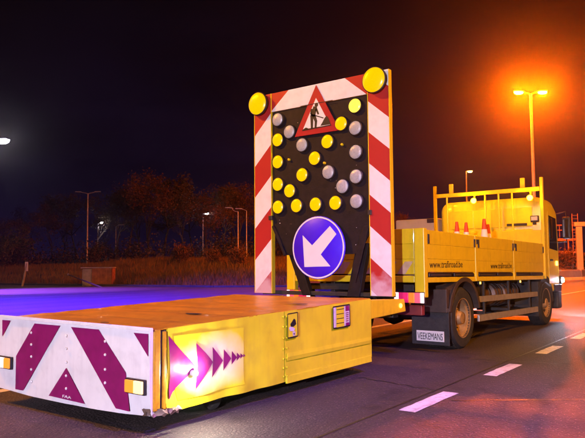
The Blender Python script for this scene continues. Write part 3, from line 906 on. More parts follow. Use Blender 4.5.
tb_('bed_floor', -1.2, 1.2, .05, 6.0, 1.17, 1.24, m_wood)
for s_ in (1, -1):
    xo, xi = 1.255 * s_, 1.215 * s_; a, b = min(xo, xi), max(xo, xi)
    for k, (y0, y1) in enumerate(((.11, 1.96), (2.08, 3.94), (4.06, 5.95))):
        sb = tb_('side_board', a + .006, b - .006, y0, y1, 1.245, 1.862, m_yellow)
        for (z0, z1) in ((1.245, 1.432), (1.437, 1.648), (1.653, 1.864)):
            tb_('plank', a, b, y0 + .004, y1 - .004, z0, z1, m_yellow, sb, .005)
        for yy in (y0 + .03, y1 - .03):
            tb_('latch', xo - .02, xo + .018 * s_ if s_ > 0 else xo + .02, yy - .018, yy + .018, 1.66, 1.80, m_darkmetal, sb, .004)
        ym = (y0 + y1) / 2
        for (p, r) in ((y0 + .06, ym - .05), (ym + .05, y1 - .06)):
            sl_ = tb_('lashing_slot', min(xo, xo - .03 * s_), max(xo, xo - .03 * s_) + .001, p, r, 1.170, 1.232, m_ink, None, .012)
            tb_('lashing_bar', xo - .004, xo + .004, p + .05, r - .05, 1.188, 1.212, m_flap, sl_, .006)
    for yy in (2.02, 4.0):
        po = tb_('stanchion', a - .01, b + .008, yy - .052, yy + .052, 1.09, 1.868, m_yellow, None, .01)
        tb_('hinge', b - .002, b + .022, yy - .02, yy + .02, 1.72, 1.80, m_darkmetal, po, .004)
    tb_('side_rail', a, b - .004, .1, 5.95, 1.088, 1.166, m_yellow, None, .01)
    tb_('corner_post', min(1.10 * s_, 1.262 * s_), max(1.10 * s_, 1.262 * s_), -.01, .105, .875, 1.885, m_yellow, None, .012)
for (y, wd) in ((.168, 1.235), (2.68, 1.14)):
    text_part('lettering', 'www.trafiroad.be', .15, SIDE_TXT(1.2575, y, 1.305 - TK * y), m_ink, tk, wd, .001)
# tailboard
m_tailprint = mat('worn_print', (.55, .40, .22), .5, 0, .2, 8, .6, (.5, .36, .03), 6)
tail = tb_('tailboard', -1.095, 1.095, .02, .06, 1.21, 1.885, m_yellow)
for (z0, z1) in ((1.215, 1.43), (1.436, 1.655), (1.661, 1.882)):
    tb_('plank', -1.09, 1.09, .004, .021, z0, z1, m_yellow, tail, .004)
for k in range(8):
    x = -1.08 + k * .27
    tm(MB().poly([(x, -.0005, 1.215), (x + .135, -.0005, 1.215), (x + .27 if x + .27 < 1.08 else 1.08, -.0005, 1.40), (x + .135, -.0005, 1.40)])).build('chevron_print', m_tailprint, tail)
tb_('rear_beam', -1.095, 1.095, .0, .12, 1.09, 1.19, m_yellow, None, .01)
tb_('rear_cross_member', -1.05, 1.05, .06, .16, .96, 1.06, m_darkmetal)
# tail lamps and underrun bar
for s_ in (1, -1):
    hs = tb_('tail_lamp', min(.765 * s_, 1.255 * s_), max(.765 * s_, 1.255 * s_), -.02, .045, .785, .955, m_ink, None, .01)
    segs = ((.772, .84, m_tailw), (.845, 1.00, m_tailm), (1.005, 1.10, m_tailo), (1.105, 1.19, m_tail), (1.195, 1.248, m_tailw))
    for (p, r, mm) in segs:
        tb_('lens', min(p * s_, r * s_), max(p * s_, r * s_), -.032, -.018, .797, .943, mm, hs, .004)
    tb_('underrun_bracket', min(.80 * s_, .92 * s_), max(.80 * s_, .92 * s_), .05, .16, .62, .96, m_darkmetal)
m_maroon = mat('underrun_paint', (.22, .03, .025), .5, 0, .2, 6, .4, (.06, .02, .02), 6)
tb_('underrun_bar', -1.2, 1.2, .0, .10, .615, .765, m_maroon, None, .012)
# chassis
for xx in (-.42, .42):
    tb_('chassis_rail', xx - .04, xx + .04, .12, 7.2, .86, 1.10, m_darkmetal)
for yy in (.9, 2.6, 4.0, 5.3):
    tb_('cross_member', -.38, .38, yy - .05, yy + .05, .92, 1.05, m_darkmetal)
for yy in (1.38, 6.1):
    ax = MB().tube([(-.95, yy, .49), (.95, yy, .49)], .075, 12).build('axle', m_darkmetal, tk, 0, True)
    MB().lathe([(0, -.19), (.12, -.15), (.17, 0), (.12, .15), (0, .19)], (0, yy, .49), 'x', 16).build('differential', m_darkmetal, ax, 0, True)
for s_ in (1, -1):
    for k in range(5):
        tm(MB().box(s_ * .42 - .035, s_ * .42 + .035, .78 + k * .06, 1.98 - k * .06, .60 + k * .016, .614 + k * .016)).build('leaf_spring', m_darkmetal, tk)


def wheel(x, y, s_, r, wdt, dish):
    """s_: outer side sign; x: outer face"""
    c = (x, y, r)
    prof = [(.30, 0), (.335, .004), (r - .10, .014), (r - .035, .004), (r - .008, -.03), (r, -.07), (r, -wdt + .07), (r - .008, -wdt + .03), (r - .035, -wdt), (.30, -wdt)]
    prof = [(p, h * s_) for p, h in prof]
    wh = MB().lathe(prof, c, 'x', 44, True).build('tyre', m_rubber, None, 0, True)
    # tread blocks
    q = MB()
    for k in range(40):
        a = 2 * PI * k / 40
        for lane in range(4):
            h0 = (-.045 - lane * (wdt - .09) / 4) * s_; h1 = h0 - s_ * ((wdt - .09) / 4 - .014)
            aa = a + (lane % 2) * PI / 40; da = PI / 40 * .8
            vv = []
            for (hh) in (h0, h1):
                for an in (aa - da, aa + da):
                    for rr in (r - .012, r + .006):
                        vv.append((x + hh, y + rr * math.cos(an), r + rr * math.sin(an)))
            q.add(vv, [(0, 1, 3, 2), (4, 6, 7, 5), (1, 5, 7, 3), (0, 4, 5, 1), (2, 3, 7, 6)])
    root = MB().lathe([(p, h * s_) for p, h in ((.302, -.002), (.300, -.03), (.262, -.05), (.245, -.05 - dish), (.15, -.06 - dish), (.13, -.03 - dish), (.10, .0 - dish * .3), (.085, .02 - dish * .3), (0, .024 - dish * .3))], c, 'x', 36, False, False).build('wheel', m_rim, tk, 0, True)
    wh.parent = root
    q.build('tread', m_rubber, root)
    rg = MB().lathe([(p, h * s_) for p, h in ((.305, .002), (.318, .006), (.31, -.012), (.298, -.012))], c, 'x', 36, True).build('rim_flange', m_rim, root, 0, True)
    for k in range(10):
        a = 2 * PI * k / 10
        MB().lathe([(.016, 0), (.016, .035 * s_), (.01, .045 * s_), (0, .045 * s_)], (x - (.062 + dish) * s_, y + .175 * math.cos(a), r + .175 * math.sin(a)), 'x', 6).build('wheel_nut', m_darkmetal, root)
    for k in range(8):
        a = 2 * PI * (k + .5) / 8
        MB().lathe([(.026, 0), (.026, .004 * s_), (0, .004 * s_)], (x - (.0515 + dish) * s_, y + .215 * math.cos(a), r + .215 * math.sin(a)), 'x', 10).build('vent_hole', m_ink, root)
    return root


for s_ in (1, -1):
    wheel(1.25 * s_, 1.38, s_, .49, .29, .10)
    wheel(.93 * s_, 1.38, s_, .49, .28, .10)
    wheel(1.24 * s_, 6.1, s_, .49, .30, .02)
# rear mudguards with flaps
for s_ in (1, -1):
    x0, x1 = sorted((.66 * s_, 1.285 * s_))
    arc = [(1.38 + .62 * math.cos(a), .49 + .62 * math.sin(a)) for a in np.linspace(math.radians(12), math.radians(168), 22)]
    arc2 = [(1.38 + .585 * math.cos(a), .49 + .585 * math.sin(a)) for a in np.linspace(math.radians(168), math.radians(12), 22)]
    mg = MB().prism([(a, b) for a, b in arc + arc2], 0, x0, x1).build('mudguard', m_flap, tk, .006)
    arc3 = [(1.38 + .655 * math.cos(a), .49 + .655 * math.sin(a)) for a in np.linspace(math.radians(12), math.radians(168), 22)]
    lip = MB().prism([(a, b) for a, b in arc3 + arc2], 0, *sorted((1.286 * s_, 1.305 * s_))).build('mudguard_lip', m_flap, mg, .004)
    tb_('mudguard_back', x0 + .01, x1 - .01, .70, .80, .62, .98, m_flap, mg, .01)
    fl = MB().box(x0 + .01, x1 + .01, .725, .745, .11, .66).build('mudflap', m_rubber, tk, .005)
    q = MB().box(x0 + .0, x1 + .015, .712, .724, .62, .68).build('flap_strip', m_flap, fl, .003)
    px0, px1 = (.752, 1.212) if s_ > 0 else (-1.212, -.752)
    pl = MB().box(px0, px1, .715, .7245, .165, .325).build('flap_plate', m_signwhite, fl, .003)
    text_part('flap_lettering', 'VEEKEMANS', .15, REAR_TXT(px0 + .02, .7135, .19), m_ink, pl, .42, .001)
# side guards, tanks
for s_ in (1, -1):
    a, b = sorted((1.205 * s_, 1.245 * s_))
    for (z0, z1) in ((.728, .830), (.402, .515)):
        tb_('side_guard_rail', a, b, 2.10, 5.48, z0, z1, m_alu, None, .008)
    for yy in (2.5, 3.8, 5.1):
        tb_('guard_bracket', *sorted((.55 * s_, 1.204 * s_)), yy - .025, yy + .025, .50, .56, m_darkmetal)
        tb_('guard_post', *sorted((1.165 * s_, 1.204 * s_)), yy - .03, yy + .03, .40, 1.08, m_darkmetal)
    for yy in (2.07, 4.2):
        p = tb_('side_marker', *sorted((1.245 * s_, 1.285 * s_)), yy - .028, yy + .028, 1.035, 1.085, m_ink, None, .004)
        tb_('lens', *sorted((1.286 * s_, 1.296 * s_)), yy - .022, yy + .022, 1.04, 1.08, m_marker, p, .003)
m_tank = mat('tank_brown', (.13, .075, .05), .45, .2, .25, 6, .4, (.05, .03, .02), 6)
for (yc, L, r, zc) in ((3.0, .55, .20, .83), (3.62, .45, .22, .82), (4.2, .50, .22, .82), (4.75, .40, .17, .86)):
    for s_ in (1, -1):
        c = (.86 * s_, yc, zc - TK * yc)
        tkn = MB().lathe([(0, -L / 2), (r * .6, -L / 2 + .01), (r * .92, -L / 2 + .04), (r, -L / 2 + .09), (r, L / 2 - .09), (r * .92, L / 2 - .04), (r * .6, L / 2 - .01), (0, L / 2)], c, 'y', 22).build('air_tank', m_tank, tk, 0, True)
        for d in (-L * .24, L * .24):
            MB().lathe([(r + .004, d - .02), (r + .012, d - .018), (r + .012, d + .018), (r + .004, d + .02)], c, 'y', 22, True).build('strap', m_darkmetal, tkn, 0, True)
tb_('battery_box', .62, 1.12, 2.12, 2.62, .62, 1.0, m_darkmetal, None, .01)
tb_('tool_box', -1.12, -.62, 2.12, 2.62, .62, 1.0, m_darkmetal, None, .01)
tb_('front_splash_guard', .74, 1.25, 5.50, 5.56, .30, 1.04, m_rubber, None, .006)
tb_('front_splash_guard', -1.25, -.74, 5.50, 5.56, .30, 1.04, m_rubber, None, .006)
MB().box(.35, .95, 4.6, 5.2, .27, .45).build('exhaust_box', m_darkmetal, tk, .02)
# added blue light under the far side of the bed, for glow on the road
bb = tb_('added_light_bracket', -1.22, -1.12, .30, .42, .92, 1.05, m_darkmetal)
tm(MB().lathe([(.06, -.14), (.06, -.02), (.05, 0)], (-1.17, .36, .93), 'z', 16)).build('added_blue_light', m_bluelens, bb, 0, True)

# headboard frame
HY = 6.05
for (x0, x1) in ((-1.345, -1.275), (1.205, 1.275)):
    tb_('headboard_post', x0, x1, HY - .03, HY + .04, 1.10, 3.36, m_yellow, None, .008)
for xx in (-.89, .82):
    tb_('headboard_stub', xx - .05, xx + .05, HY - .01, HY + .05, 3.155, 3.38, m_yellow, None, .008)
tb_('headboard_bar', -1.274, 1.204, HY - .04, HY + .04, 3.06, 3.152, m_yellow, None, .008)
for xx in (-1.0, -.05, .27, .58):
    tb_('headboard_upright', xx - .016, xx + .016, HY - .02, HY + .02, 1.25, 3.058, m_yellow, None, .005)
hp = tb_('headboard_panel', -1.274, 1.204, HY - .016, HY + .016, 1.25, 2.18, m_yellow, None, .004)
for (z0, z1) in ((1.26, 1.55), (1.556, 1.86), (1.866, 2.176)):
    tb_('plank', -1.27, 1.20, HY - .034, HY - .0225, z0, z1, m_yellow, hp, .004)
for (x, z) in ((-.294, 2.925), (1.005, 2.905)):
    be = tm(MB().lathe([(.05, .0), (.055, -.05), (.065, -.06)], (x, HY - .03, z), 'y', 16)).build('beacon', m_ink, tk, 0, True)
    tm(MB().lathe([(.062, -.058), (.056, -.085), (.03, -.105), (0, -.11)], (x, HY - .03, z), 'y', 16)).build('lens', m_beacon, be, 0, True)
    tb_('bracket', x - .02, x + .02, HY - .03, HY - .02, z, 3.06, m_yellow, be, 0)
dp = tb_('display_box', 1.0, 1.18, HY - .10, HY - .045, 2.355, 2.50, m_ink, None, .01)
tb_('display_face', 1.02, 1.16, HY - .106, HY - .1005, 2.39, 2.48, m_decal, dp, .004)
tb_('sensor', 1.05, 1.12, HY - .09, HY - .05, 2.30, 2.352, m_ink, dp, .006)

# cab: lofted rounded sections
def cab_section(y, hw, z0, z1, rt, rb=.06, n=6):
    pts = []
    for (cx_, cz_, r, a0) in ((hw - rb, z0 + rb, rb, -90), (hw - rt, z1 - rt, rt, 0), (-hw + rt, z1 - rt, rt, 90), (-hw + rb, z0 + rb, rb, 180)):
        for k in range(n + 1):
            a = math.radians(a0 + 90 * k / n); pts.append((cx_ + r * math.cos(a), y, cz_ + r * math.sin(a)))
    return pts


secs = [cab_section(6.20, 1.18, 1.02, 2.88, .20), cab_section(6.23, 1.225, .98, 2.945, .24), cab_section(6.45, 1.235, .80, 2.96, .25), cab_section(6.95, 1.235, .80, 2.95, .25),
        cab_section(7.22, 1.225, .80, 2.84, .26), cab_section(7.42, 1.19, .80, 2.35, .30), cab_section(7.54, 1.13, .80, 1.85, .25), cab_section(7.58, 1.06, .84, 1.60, .2)]
q = MB(); n = len(secs[0])
for s in secs: q.v += s
for i in range(len(secs) - 1):
    for k in range(n): q.f.append((i * n + k, i * n + (k + 1) % n, (i + 1) * n + (k + 1) % n, (i + 1) * n + k))
q.f.append(tuple(range(n))); q.f.append(tuple(range((len(secs) - 1) * n, len(secs) * n)))
cab = tm(q).build('cab', m_yellow, tk, 0, True)
# pressed panels on the cab rear wall
for (x0, x1, z0, z1) in ((-1.0, -.40, 2.28, 2.72), (-.36, .30, 2.28, 2.72), (.34, .98, 2.28, 2.72), (-1.0, -.40, 1.6, 2.22), (-.36, .30, 1.6, 2.22), (.34, .98, 1.6, 2.22)):
    tb_('cab_back_panel', x0, x1, 6.184, 6.2005, z0, z1, m_yellow, cab, .008)
tb_('cab_vent', .40, .86, 6.176, 6.1835, 2.30, 2.36, m_ink, cab, .003)
# wheel arch cut as a dark liner, door, glass
MB().prism([(6.1 + .60 * math.cos(a), .49 + .60 * math.sin(a)) for a in np.linspace(0, PI, 20)], 0, 1.00, 1.238).build('wheel_arch', m_rubber, cab)
MB().prism([(6.1 + .60 * math.cos(a), .49 + .60 * math.sin(a)) for a in np.linspace(0, PI, 20)], 0, -1.238, -1.00).build('wheel_arch', m_rubber, cab)
for s_ in (1, -1):
    def SX(d): return (1.236 + d) * s_
    door = tm(MB().prism([(6.42, .98), (7.18, .98), (7.22, 1.70), (7.12, 2.58), (6.44, 2.62), (6.40, 1.9)], 0, *sorted((SX(-.02), SX(.006))))).build('door', m_yellow, cab, .006)
    tm(MB().prism([(6.50, 1.78), (7.16, 1.74), (7.08, 2.50), (6.50, 2.54)], 0, *sorted((SX(.004), SX(.010))))).build('window', m_glass, door, .004)
    tm(MB().prism([(6.50, 1.50), (6.66, 1.50), (6.66, 1.54), (6.50, 1.54)], 0, *sorted((SX(.010), SX(.036))))).build('handle', m_ink, door, .006)
    tm(MB().prism([(6.80, .80), (7.30, .80), (7.34, .96), (6.74, .96)], 0, *sorted((SX(-.03), SX(.03))))).build('step', m_darkmetal, cab, .01)
    # mirrors
    mi = tm(MB().prism([(7.12, 2.02), (7.26, 2.02), (7.28, 2.52), (7.14, 2.54)], 0, *sorted((SX(.13), SX(.32))))).build('mirror', m_ink, cab, .03)
    tm(MB().box(*sorted((SX(.15), SX(.30))), 7.108, 7.119, 2.06, 2.48)).build('mirror_glass', m_glass, mi, .01)
    tm(MB().tube([(SX(0), 7.2, 2.62), (SX(.2), 7.22, 2.66), (SX(.22), 7.21, 2.53)], .016, 8)).build('mirror_arm', m_ink, mi, 0, True)
    tm(MB().tube([(SX(0), 7.2, 1.95), (SX(.2), 7.2, 1.96), (SX(.22), 7.2, 2.04)], .016, 8)).build('mirror_arm', m_ink, mi, 0, True)
    # indicator
    tm(MB().box(*sorted((SX(.0), SX(.03))), 6.98, 7.08, 1.40, 1.50)).build('indicator', m_marker, cab, .01)
    hl = tm(MB().box(*sorted((1.02 * s_, 1.24 * s_)), 7.38, 7.56, .96, 1.16)).build('headlight', m_ink, cab, .03)
    tm(MB().box(*sorted((1.04 * s_, 1.262 * s_)), 7.46, 7.58, 1.00, 1.11)).build('lens', m_head, hl, .02)
for s_ in (1, -1):
    ld = bpy.data.lights.new('headlight_beam', 'SPOT'); ld.energy = 2600; ld.color = (.86, .84, 1.0); ld.spot_size = math.radians(80); ld.spot_blend = .8; ld.shadow_soft_size = .06
    lo = bpy.data.objects.new('headlight_beam', ld); col.objects.link(lo); lo.parent = tk
    lo.location = (1.15 * s_, 7.70, .97); lo.rotation_euler = (math.radians(83), 0, math.radians(-8))
tm(MB().box(-1.18, 1.18, 7.35, 7.66, .38, .82)).build('front_bumper', m_darkmetal, cab, .05)
tm(MB().prism([(7.26, 2.78), (7.47, 2.02), (7.475, 2.02), (7.275, 2.79)], 0, -1.02, 1.02)).build('windscreen', m_glass, cab)
tb_('roof_deflector', -.9, .9, 6.7, 7.0, 2.955, 3.0, m_yellow, cab, .02)

# ------------------------------------------------------------------ traffic cones on the truck bed
def make_cone():
    t = thing('traffic_cone', '', 'traffic cone')
    MB().box(-.19, .19, -.19, .19, 0, .045).build('base', m_cone, t, .015)
    H = 1.02

    def rr(z): return .145 - (.145 - .028) * z / H
    for (z0, z1, mm, nm) in ((.045, .36, m_cone, 'body'), (.36, .55, m_signwhite, 'white_sleeve'), (.55, .66, m_cone, 'body'), (.66, .82, m_signwhite, 'white_sleeve'), (.82, H, m_cone, 'body')):
        MB().lathe([(rr(z0), z0), (rr(z1), z1)], (0, 0, 0), 'z', 20).build(nm, mm, t, 0, True)
    return t


cone0 = make_cone()
TKO = tk.location; TKR = Matrix.Rotation(-.02, 4, 'Z')
for k, (x, y, s_, rz, lab) in enumerate(((.41, 3.24, 1.0, .2, 'orange and white traffic cone, leftmost of those on the truck bed'), (.49, 3.51, 1.0, .5, 'orange and white traffic cone, second from left on the truck bed'),
                                 (.95, 3.25, 1.03, .1, 'large orange and white traffic cone nearest the side boards on truck bed'), (.80, 3.86, .97, .8, 'orange and white traffic cone half hidden behind the largest cone'))):
    c = cone0 if k == 0 else copy_tree(cone0)
    wp = TKR @ V((x, y, 0)) + TKO
    c.location = (wp.x, wp.y, 1.2405 - TK * y); c.rotation_euler = (0, 0, rz); c.scale = (s_ * .96,) * 3
    tag(c, lab, 'traffic cone', 'cones on the truck bed')

# ------------------------------------------------------------------ street lamps
def street_lamp(loc, top, label, heads, bowl, arm=1.1, rz=0.0, r=.075, curved=False, bs=1.0, group='street lamps'):
    """pole from loc up to height `top` above loc, heads: +1/-1 directions of the arms"""
    t = thing('street_lamp', label, 'street lamp', loc, rz, group)
    MB().tube([(0, 0, -.3), (0, 0, top * .35), (0, 0, top * .36), (0, 0, top)], [r * 1.35, r * 1.25, r, r * .7], 12).build('pole', m_galv, t, 0, True)
    MB().box(-.16, .16, -.16, .16, -.05, .04).build('base_plate', m_galv, t, .01)
    for s_ in heads:
        if curved:
            pts = [(0, 0, top - .02)] + [(s_ * arm * math.sin(a), 0, top - .02 + .55 * (1 - math.cos(a)) * .6) for a in np.linspace(.2, PI / 2, 6)]
        else:
            pts = [(0, 0, top - .05), (s_ * arm * .4, 0, top + .05), (s_ * arm, 0, top + .12)]
        MB().tube(pts, r * .5, 8).build('arm', m_galv, t, 0, True)
        ex = pts[-1][0]; ez = pts[-1][2]
        hd = MB().prism([(ex - s_ * .15, ez - .02), (ex + s_ * .75, ez + .05), (ex + s_ * .72, ez + .13), (ex + s_ * .1, ez + .12)], 1, -.09, .09).build('lamp_head', m_galv, t, .03)
        if bowl:
            q = MB()
            n = 10
            for (k, zz) in ((1.0, .0), (.92, -.09), (.6, -.15)):
                q.v += [(ex + s_ * .38 + .33 * bs * k * math.cos(2 * PI * i / n), .15 * bs * k * math.sin(2 * PI * i / n), ez + .012 + zz * bs) for i in range(n)]
            for j in range(2):
                q.f += [(j * n + i, j * n + (i + 1) % n, (j + 1) * n + (i + 1) % n, (j + 1) * n + i) for i in range(n)]
            q.f.append(tuple(2 * n + i for i in range(n))); q.f.append(tuple(range(n))[::-1])
            q.build('lamp_bowl', bowl, hd, 0, True)
    return t


def lamp_at(px, depth, **kw):
    p = at(px, depth); gz = ground_z(p[0], p[1]); gz = max(gz, 0)
    return street_lamp((p[0], p[1], gz), p[2] - gz - .05, **kw)


face = -YAW      # arm axis roughly across the view
lamp_at((530.5, 93), 44, label='tall twin-headed orange street lamp glowing beyond the truck cab', heads=(1, -1), bowl=m_sodium, arm=.45, rz=YAW + .0, r=.12)
lamp_at((-9, 141), 45, label='bright white street lamp at the left edge of the photo', heads=(1,), bowl=m_whitelamp, arm=.4, rz=YAW, r=.08, bs=1.7)
lamp_at((88, 193), 70, label='tall unlit twin-armed lamp post in front of the trees', heads=(1, -1), bowl=None, arm=.7, rz=YAW, r=.09)
lamp_at((98, 223), 85, label='small lit white street lamp right of the unlit twin-armed post', heads=(1,), bowl=m_whitefar, arm=.05, rz=YAW, r=.09, bs=.8)
lamp_at((203, 214), 72, label='lit white street lamp among the trees left of the arrow board', heads=(1,), bowl=m_whitefar, arm=.05, rz=YAW, r=.06, bs=.8)
lamp_at((238, 211), 62, label='unlit curved-arm lamp post nearest the arrow board, arm bent left', heads=(-1,), bowl=None, arm=.55, rz=YAW, r=.07, curved=True)
lamp_at((246.5, 210), 64, label='slim unlit lamp post beside the arrow board stripes', heads=(-1,), bowl=None, arm=.4, rz=YAW, r=.06)
lamp_at((116, 226), 78, label='short unlit lamp post standing between the two lit lamps', heads=(1,), bowl=None, arm=.3, rz=YAW, r=.06)
lamp_at((466, 172), 70, label='lit white street lamp above the truck headboard', heads=(1,), bowl=m_sodium_far, arm=.05, rz=YAW, r=.10, bs=.8)
lamp_at((332, 135), 44, label='orange street lamp added unseen behind the arrow board to light the bank', heads=(1, -1), bowl=m_sodium_dim, arm=.45, rz=YAW, r=.12)  # hidden lamp added to throw orange light on the bank
# two more lamps of the same row, standing outside the picture
street_lamp((12.5, 3.0, 0), 10.5, 'twin-headed orange street lamp on the near verge right of the road', (1, -1), m_sodium_near, .5, .2, .12)
street_lamp((-10.0, -3.0, 0), 11.0, 'twin-headed orange street lamp on the paved area left of the cushion', (1, -1), m_sodium_near, .5, .2, .12)


def fill_flood(loc, target, h, color, watts, size, label, lensmat, blend=.6):
    t = thing('fill_floodlight', label, 'fill_floodlight', loc)
    MB().tube([(0, 0, .35), (0, 0, h)], [.028, .022], 10).build('mast', m_galv, t, 0, True)
    for k in range(3):
        a = 2 * PI * k / 3 + .4
        MB().tube([(0, 0, .8), (.62 * math.cos(a), .62 * math.sin(a), .015)], .016, 8).build('leg', m_galv, t, 0, True)
    hd = bpy.data.objects.new('lamp_head', None)
    d = (V(target) - V((loc[0], loc[1], loc[2] + h))).normalized()
    rot = d.to_track_quat('-Z', 'Y').to_matrix().to_4x4()
    q = MB().box(-.17, .17, -.12, .12, .0, .09); q.v = [tuple(rot @ V(p) + V((0, 0, h + .13))) for p in q.v]; hb = q.build('housing', m_ink, t, .01)
    q = MB().box(-.15, .15, -.10, .10, -.008, -.001); q.v = [tuple(rot @ V(p) + V((0, 0, h + .13))) for p in q.v]; q.build('lens', lensmat, hb)
    bpy.data.objects.remove(hd)
    ld = bpy.data.lights.new('fill_flood_spot', 'SPOT'); ld.energy = watts; ld.color = color; ld.spot_size = size; ld.spot_blend = blend; ld.shadow_soft_size = .12
    lo = bpy.data.objects.new('fill_flood_spot', ld); col.objects.link(lo); lo.parent = t
    lo.matrix_local = Matrix.Translation(V((0, 0, h + .13)) + d * .03) @ rot
    return t


fill_flood((6.2, -11.0, 0), (0.6, 1.2, .6), 2.3, (.85, .76, 1.0), FLOOD_W, math.radians(46), 'tripod floodlight unseen behind the camera, added to light the cushion rear', m_flood)  # unseen lamp added for lilac-white light on the rear faces
m_violet = emit('fill_violet_bowl', (.25, .08, 1.0), 120.0, (.5, .5, .7))


def fill_violet_lamp(loc, target, label, color, watts, cone=60):  # lamp posts added out of view to colour the road blue-violet
    t = street_lamp(loc, 10.5, label, (1,), m_violet, .5, PI / 2, .10)
    ld = bpy.data.lights.new('fill_violet_spot', 'SPOT'); ld.energy = watts; ld.color = color; ld.spot_size = math.radians(cone); ld.spot_blend = .9; ld.shadow_soft_size = .15
    lo = bpy.data.objects.new('fill_violet_spot', ld); col.objects.link(lo); lo.parent = t
    o = V((.88, 0, 10.3)); wd = V(target) - (V(loc) + V((0, .88, 10.3)))
    d = Matrix.Rotation(-PI / 2, 3, 'Z') @ wd.normalized()
    lo.matrix_local = Matrix.Translation(o) @ d.to_track_quat('-Z', 'Y').to_matrix().to_4x4()
    return t


fill_violet_lamp((-15, -2.5, 0), (-17, 9, 0), 'added violet lamp post out of view, tinting the paved area nearer the cushion', (.03, .003, 1.0), BLUE_W * 1.5)  # stands in for the blue light of a passing vehicle
fill_violet_lamp((-33, 3.0, 0), (-29, 14.0, 0), 'added violet lamp post out of view, tinting the paved area far out', (.26, .06, 1.0), BLUE_W * 1.3, 40)
fill_violet_lamp((10.5, -1.0, 0), (1.5, 1.7, 0), 'added violet lamp post out of view, tinting the road beside the cushion', (.10, .06, 1.0), 13000, 38)

# ------------------------------------------------------------------ verge things
def bank(px, depth):
    p = at(px, depth); return (p[0], p[1], ground_z(p[0], p[1]))


# utility cabinet / culvert head on the bank with a fallen pole
p = bank((98, 275), 44); sz = 44 / F
bx_ = thing('utility_cabinet', 'low rust-brown box on the grassy bank beside a fallen pole', 'utility cabinet', p, YAW)
m_rust = mat('rust_panel', (.42, .17, .045), .75, 0, .35, 2.5, .7, (.10, .04, .015), 3, .3, 12)
m_rock = mat('pale_stone', (.46, .40, .34), .85, 0, .25, 3, .4, (.15, .11, .08), 4, .4, 9)
MB().box(-.28, 1.08, -.5, .5, -.2, 1.20).build('body', m_rust, bx_, .03)
MB().box(-.98, -.30, -.45, .45, -.2, 1.16).build('end_block', m_rock, bx_, .08)
MB().box(-1.05, 1.12, -.56, .56, 1.205, 1.28).build('lid', m_rock, bx_, .02)
for k in range(7):
    MB().box(-.22 + k * .185, -.08 + k * .185, -.53, -.501, .0, 1.12).build('slat', m_rust, bx_, .01)
a = bank((68, 274.5), 42.5); b = bank((103, 288.5), 40.5)
A = V((a[0], a[1], at((68, 274.5), 42.5)[2])); B = V((b[0], b[1], at((103, 288), 40.5)[2]))
fp = thing('fallen_pole', 'pale pole lying slanted on the bank in front of the rusty box', 'pole', tuple(B))
MB().tube([(0, 0, 0), tuple((A - B) * .5), tuple(A - B)], [.055, .05, .04], 8).build('shaft', m_bark, fp, 0, True)
MB().tube([tuple((A - B) * .98), tuple((A - B) * 1.0)], .06, 8).build('end_cap', m_galv, fp, 0, True)
p = bank((22, 272), 44)
stk = thing('marker_stake', 'leaning pale wooden stake standing alone on the grassy bank', 'stake', p, YAW)
MB().tube([(0, 0, -.2), (.22, 0, 1.0), (.32, 0, 1.65)], [.075, .065, .05], 7).build('shaft', m_rock, stk, 0, True)
MB().box(.20, .42, -.03, .03, 1.10, 1.75).build('marker_plate', m_signwhite, stk, .02)

# concrete barrier beyond the truck, one piece per element
BAR = [(-13.0, 31.8), (-9.2, 37.3), (-6.9, 42.2), (-5.6, 48.2), (-5.05, 54.5), (-4.9, 62), (-4.8, 70)]
k = 0
for (a, b), (c, d) in zip(BAR[:-1], BAR[1:]):
    L = math.hypot(c - a, d - b); an = math.atan2(d - b, c - a)
    t = thing('crash_barrier', ('concrete barrier element hidden behind the truck bed', 'concrete barrier element just beyond the truck cab', 'concrete barrier element past the truck front wheel', 'concrete barrier element in front of the steel platform', 'concrete barrier element nearest the gantry column', 'concrete barrier element farthest along the road')[k], 'barrier', ((a + c) / 2, (b + d) / 2, 0), an, 'barrier elements beyond the truck')
    prof = [(-.30, 0), (-.28, .10), (-.13, .30), (-.09, .80), (.09, .80), (.13, .30), (.28, .10), (.30, 0)]
    MB().prism(prof, 0, -L / 2 + .03, L / 2 - .03).build('body', m_concrete, t, .015)
    MB().box(-L / 2 + .2, L / 2 - .2, -.05, .05, .803, .86).build('cap', m_galv, t, .01)
    k += 1

# gantry column with beam and steel platform
gp = at((580, 262), 52); 
g = thing('gantry', 'orange-lit concrete portal with thick column at the right edge', 'gantry', (gp[0], gp[1], max(0, ground_z(gp[0], gp[1]))), YAW - .3)
top_z = at((581, 222), 52)[2] - g.location.z
MB().box(-.24, .24, -.24, .24, -.2, top_z - .36).build('column', m_concrete, g, .04)
MB().box(5.7, 6.18, -.24, .24, -.2, top_z - .36).build('column', m_concrete, g, .04)
MB().box(-.36, 6.5, -.30, .30, top_z - .357, top_z).build('beam', m_concrete, g, .04)
pp = at((566, 262), 58)
pf = thing('steel_platform', 'steel maintenance platform with railing and ladder behind the truck cab', 'platform', (pp[0], pp[1], ground_z(pp[0], pp[1])), YAW - .1)
m_steel = mat('platform_steel', (.40, .22, .12), .55, .3, .2, 5, .3, (.1, .05, .03), 4)
zz = lambda y: at((566, y), 58)[2] - pf.location.z
sc_ = 58 / F
for x in (-.95, .1, 1.1):
    for y in (-.5, .5):
        MB().box(x - .05, x + .05, y - .05, y + .05, -.2, zz(241)).build('post', m_steel, pf)
MB().box(-1.05, 1.2, -.6, .6, zz(241) + .001, zz(238.5)).build('deck', m_steel, pf, .01)
MB().box(-1.05, 1.2, -.6, .6, zz(253), zz(251)).build('lower_deck', m_steel, pf, .01)
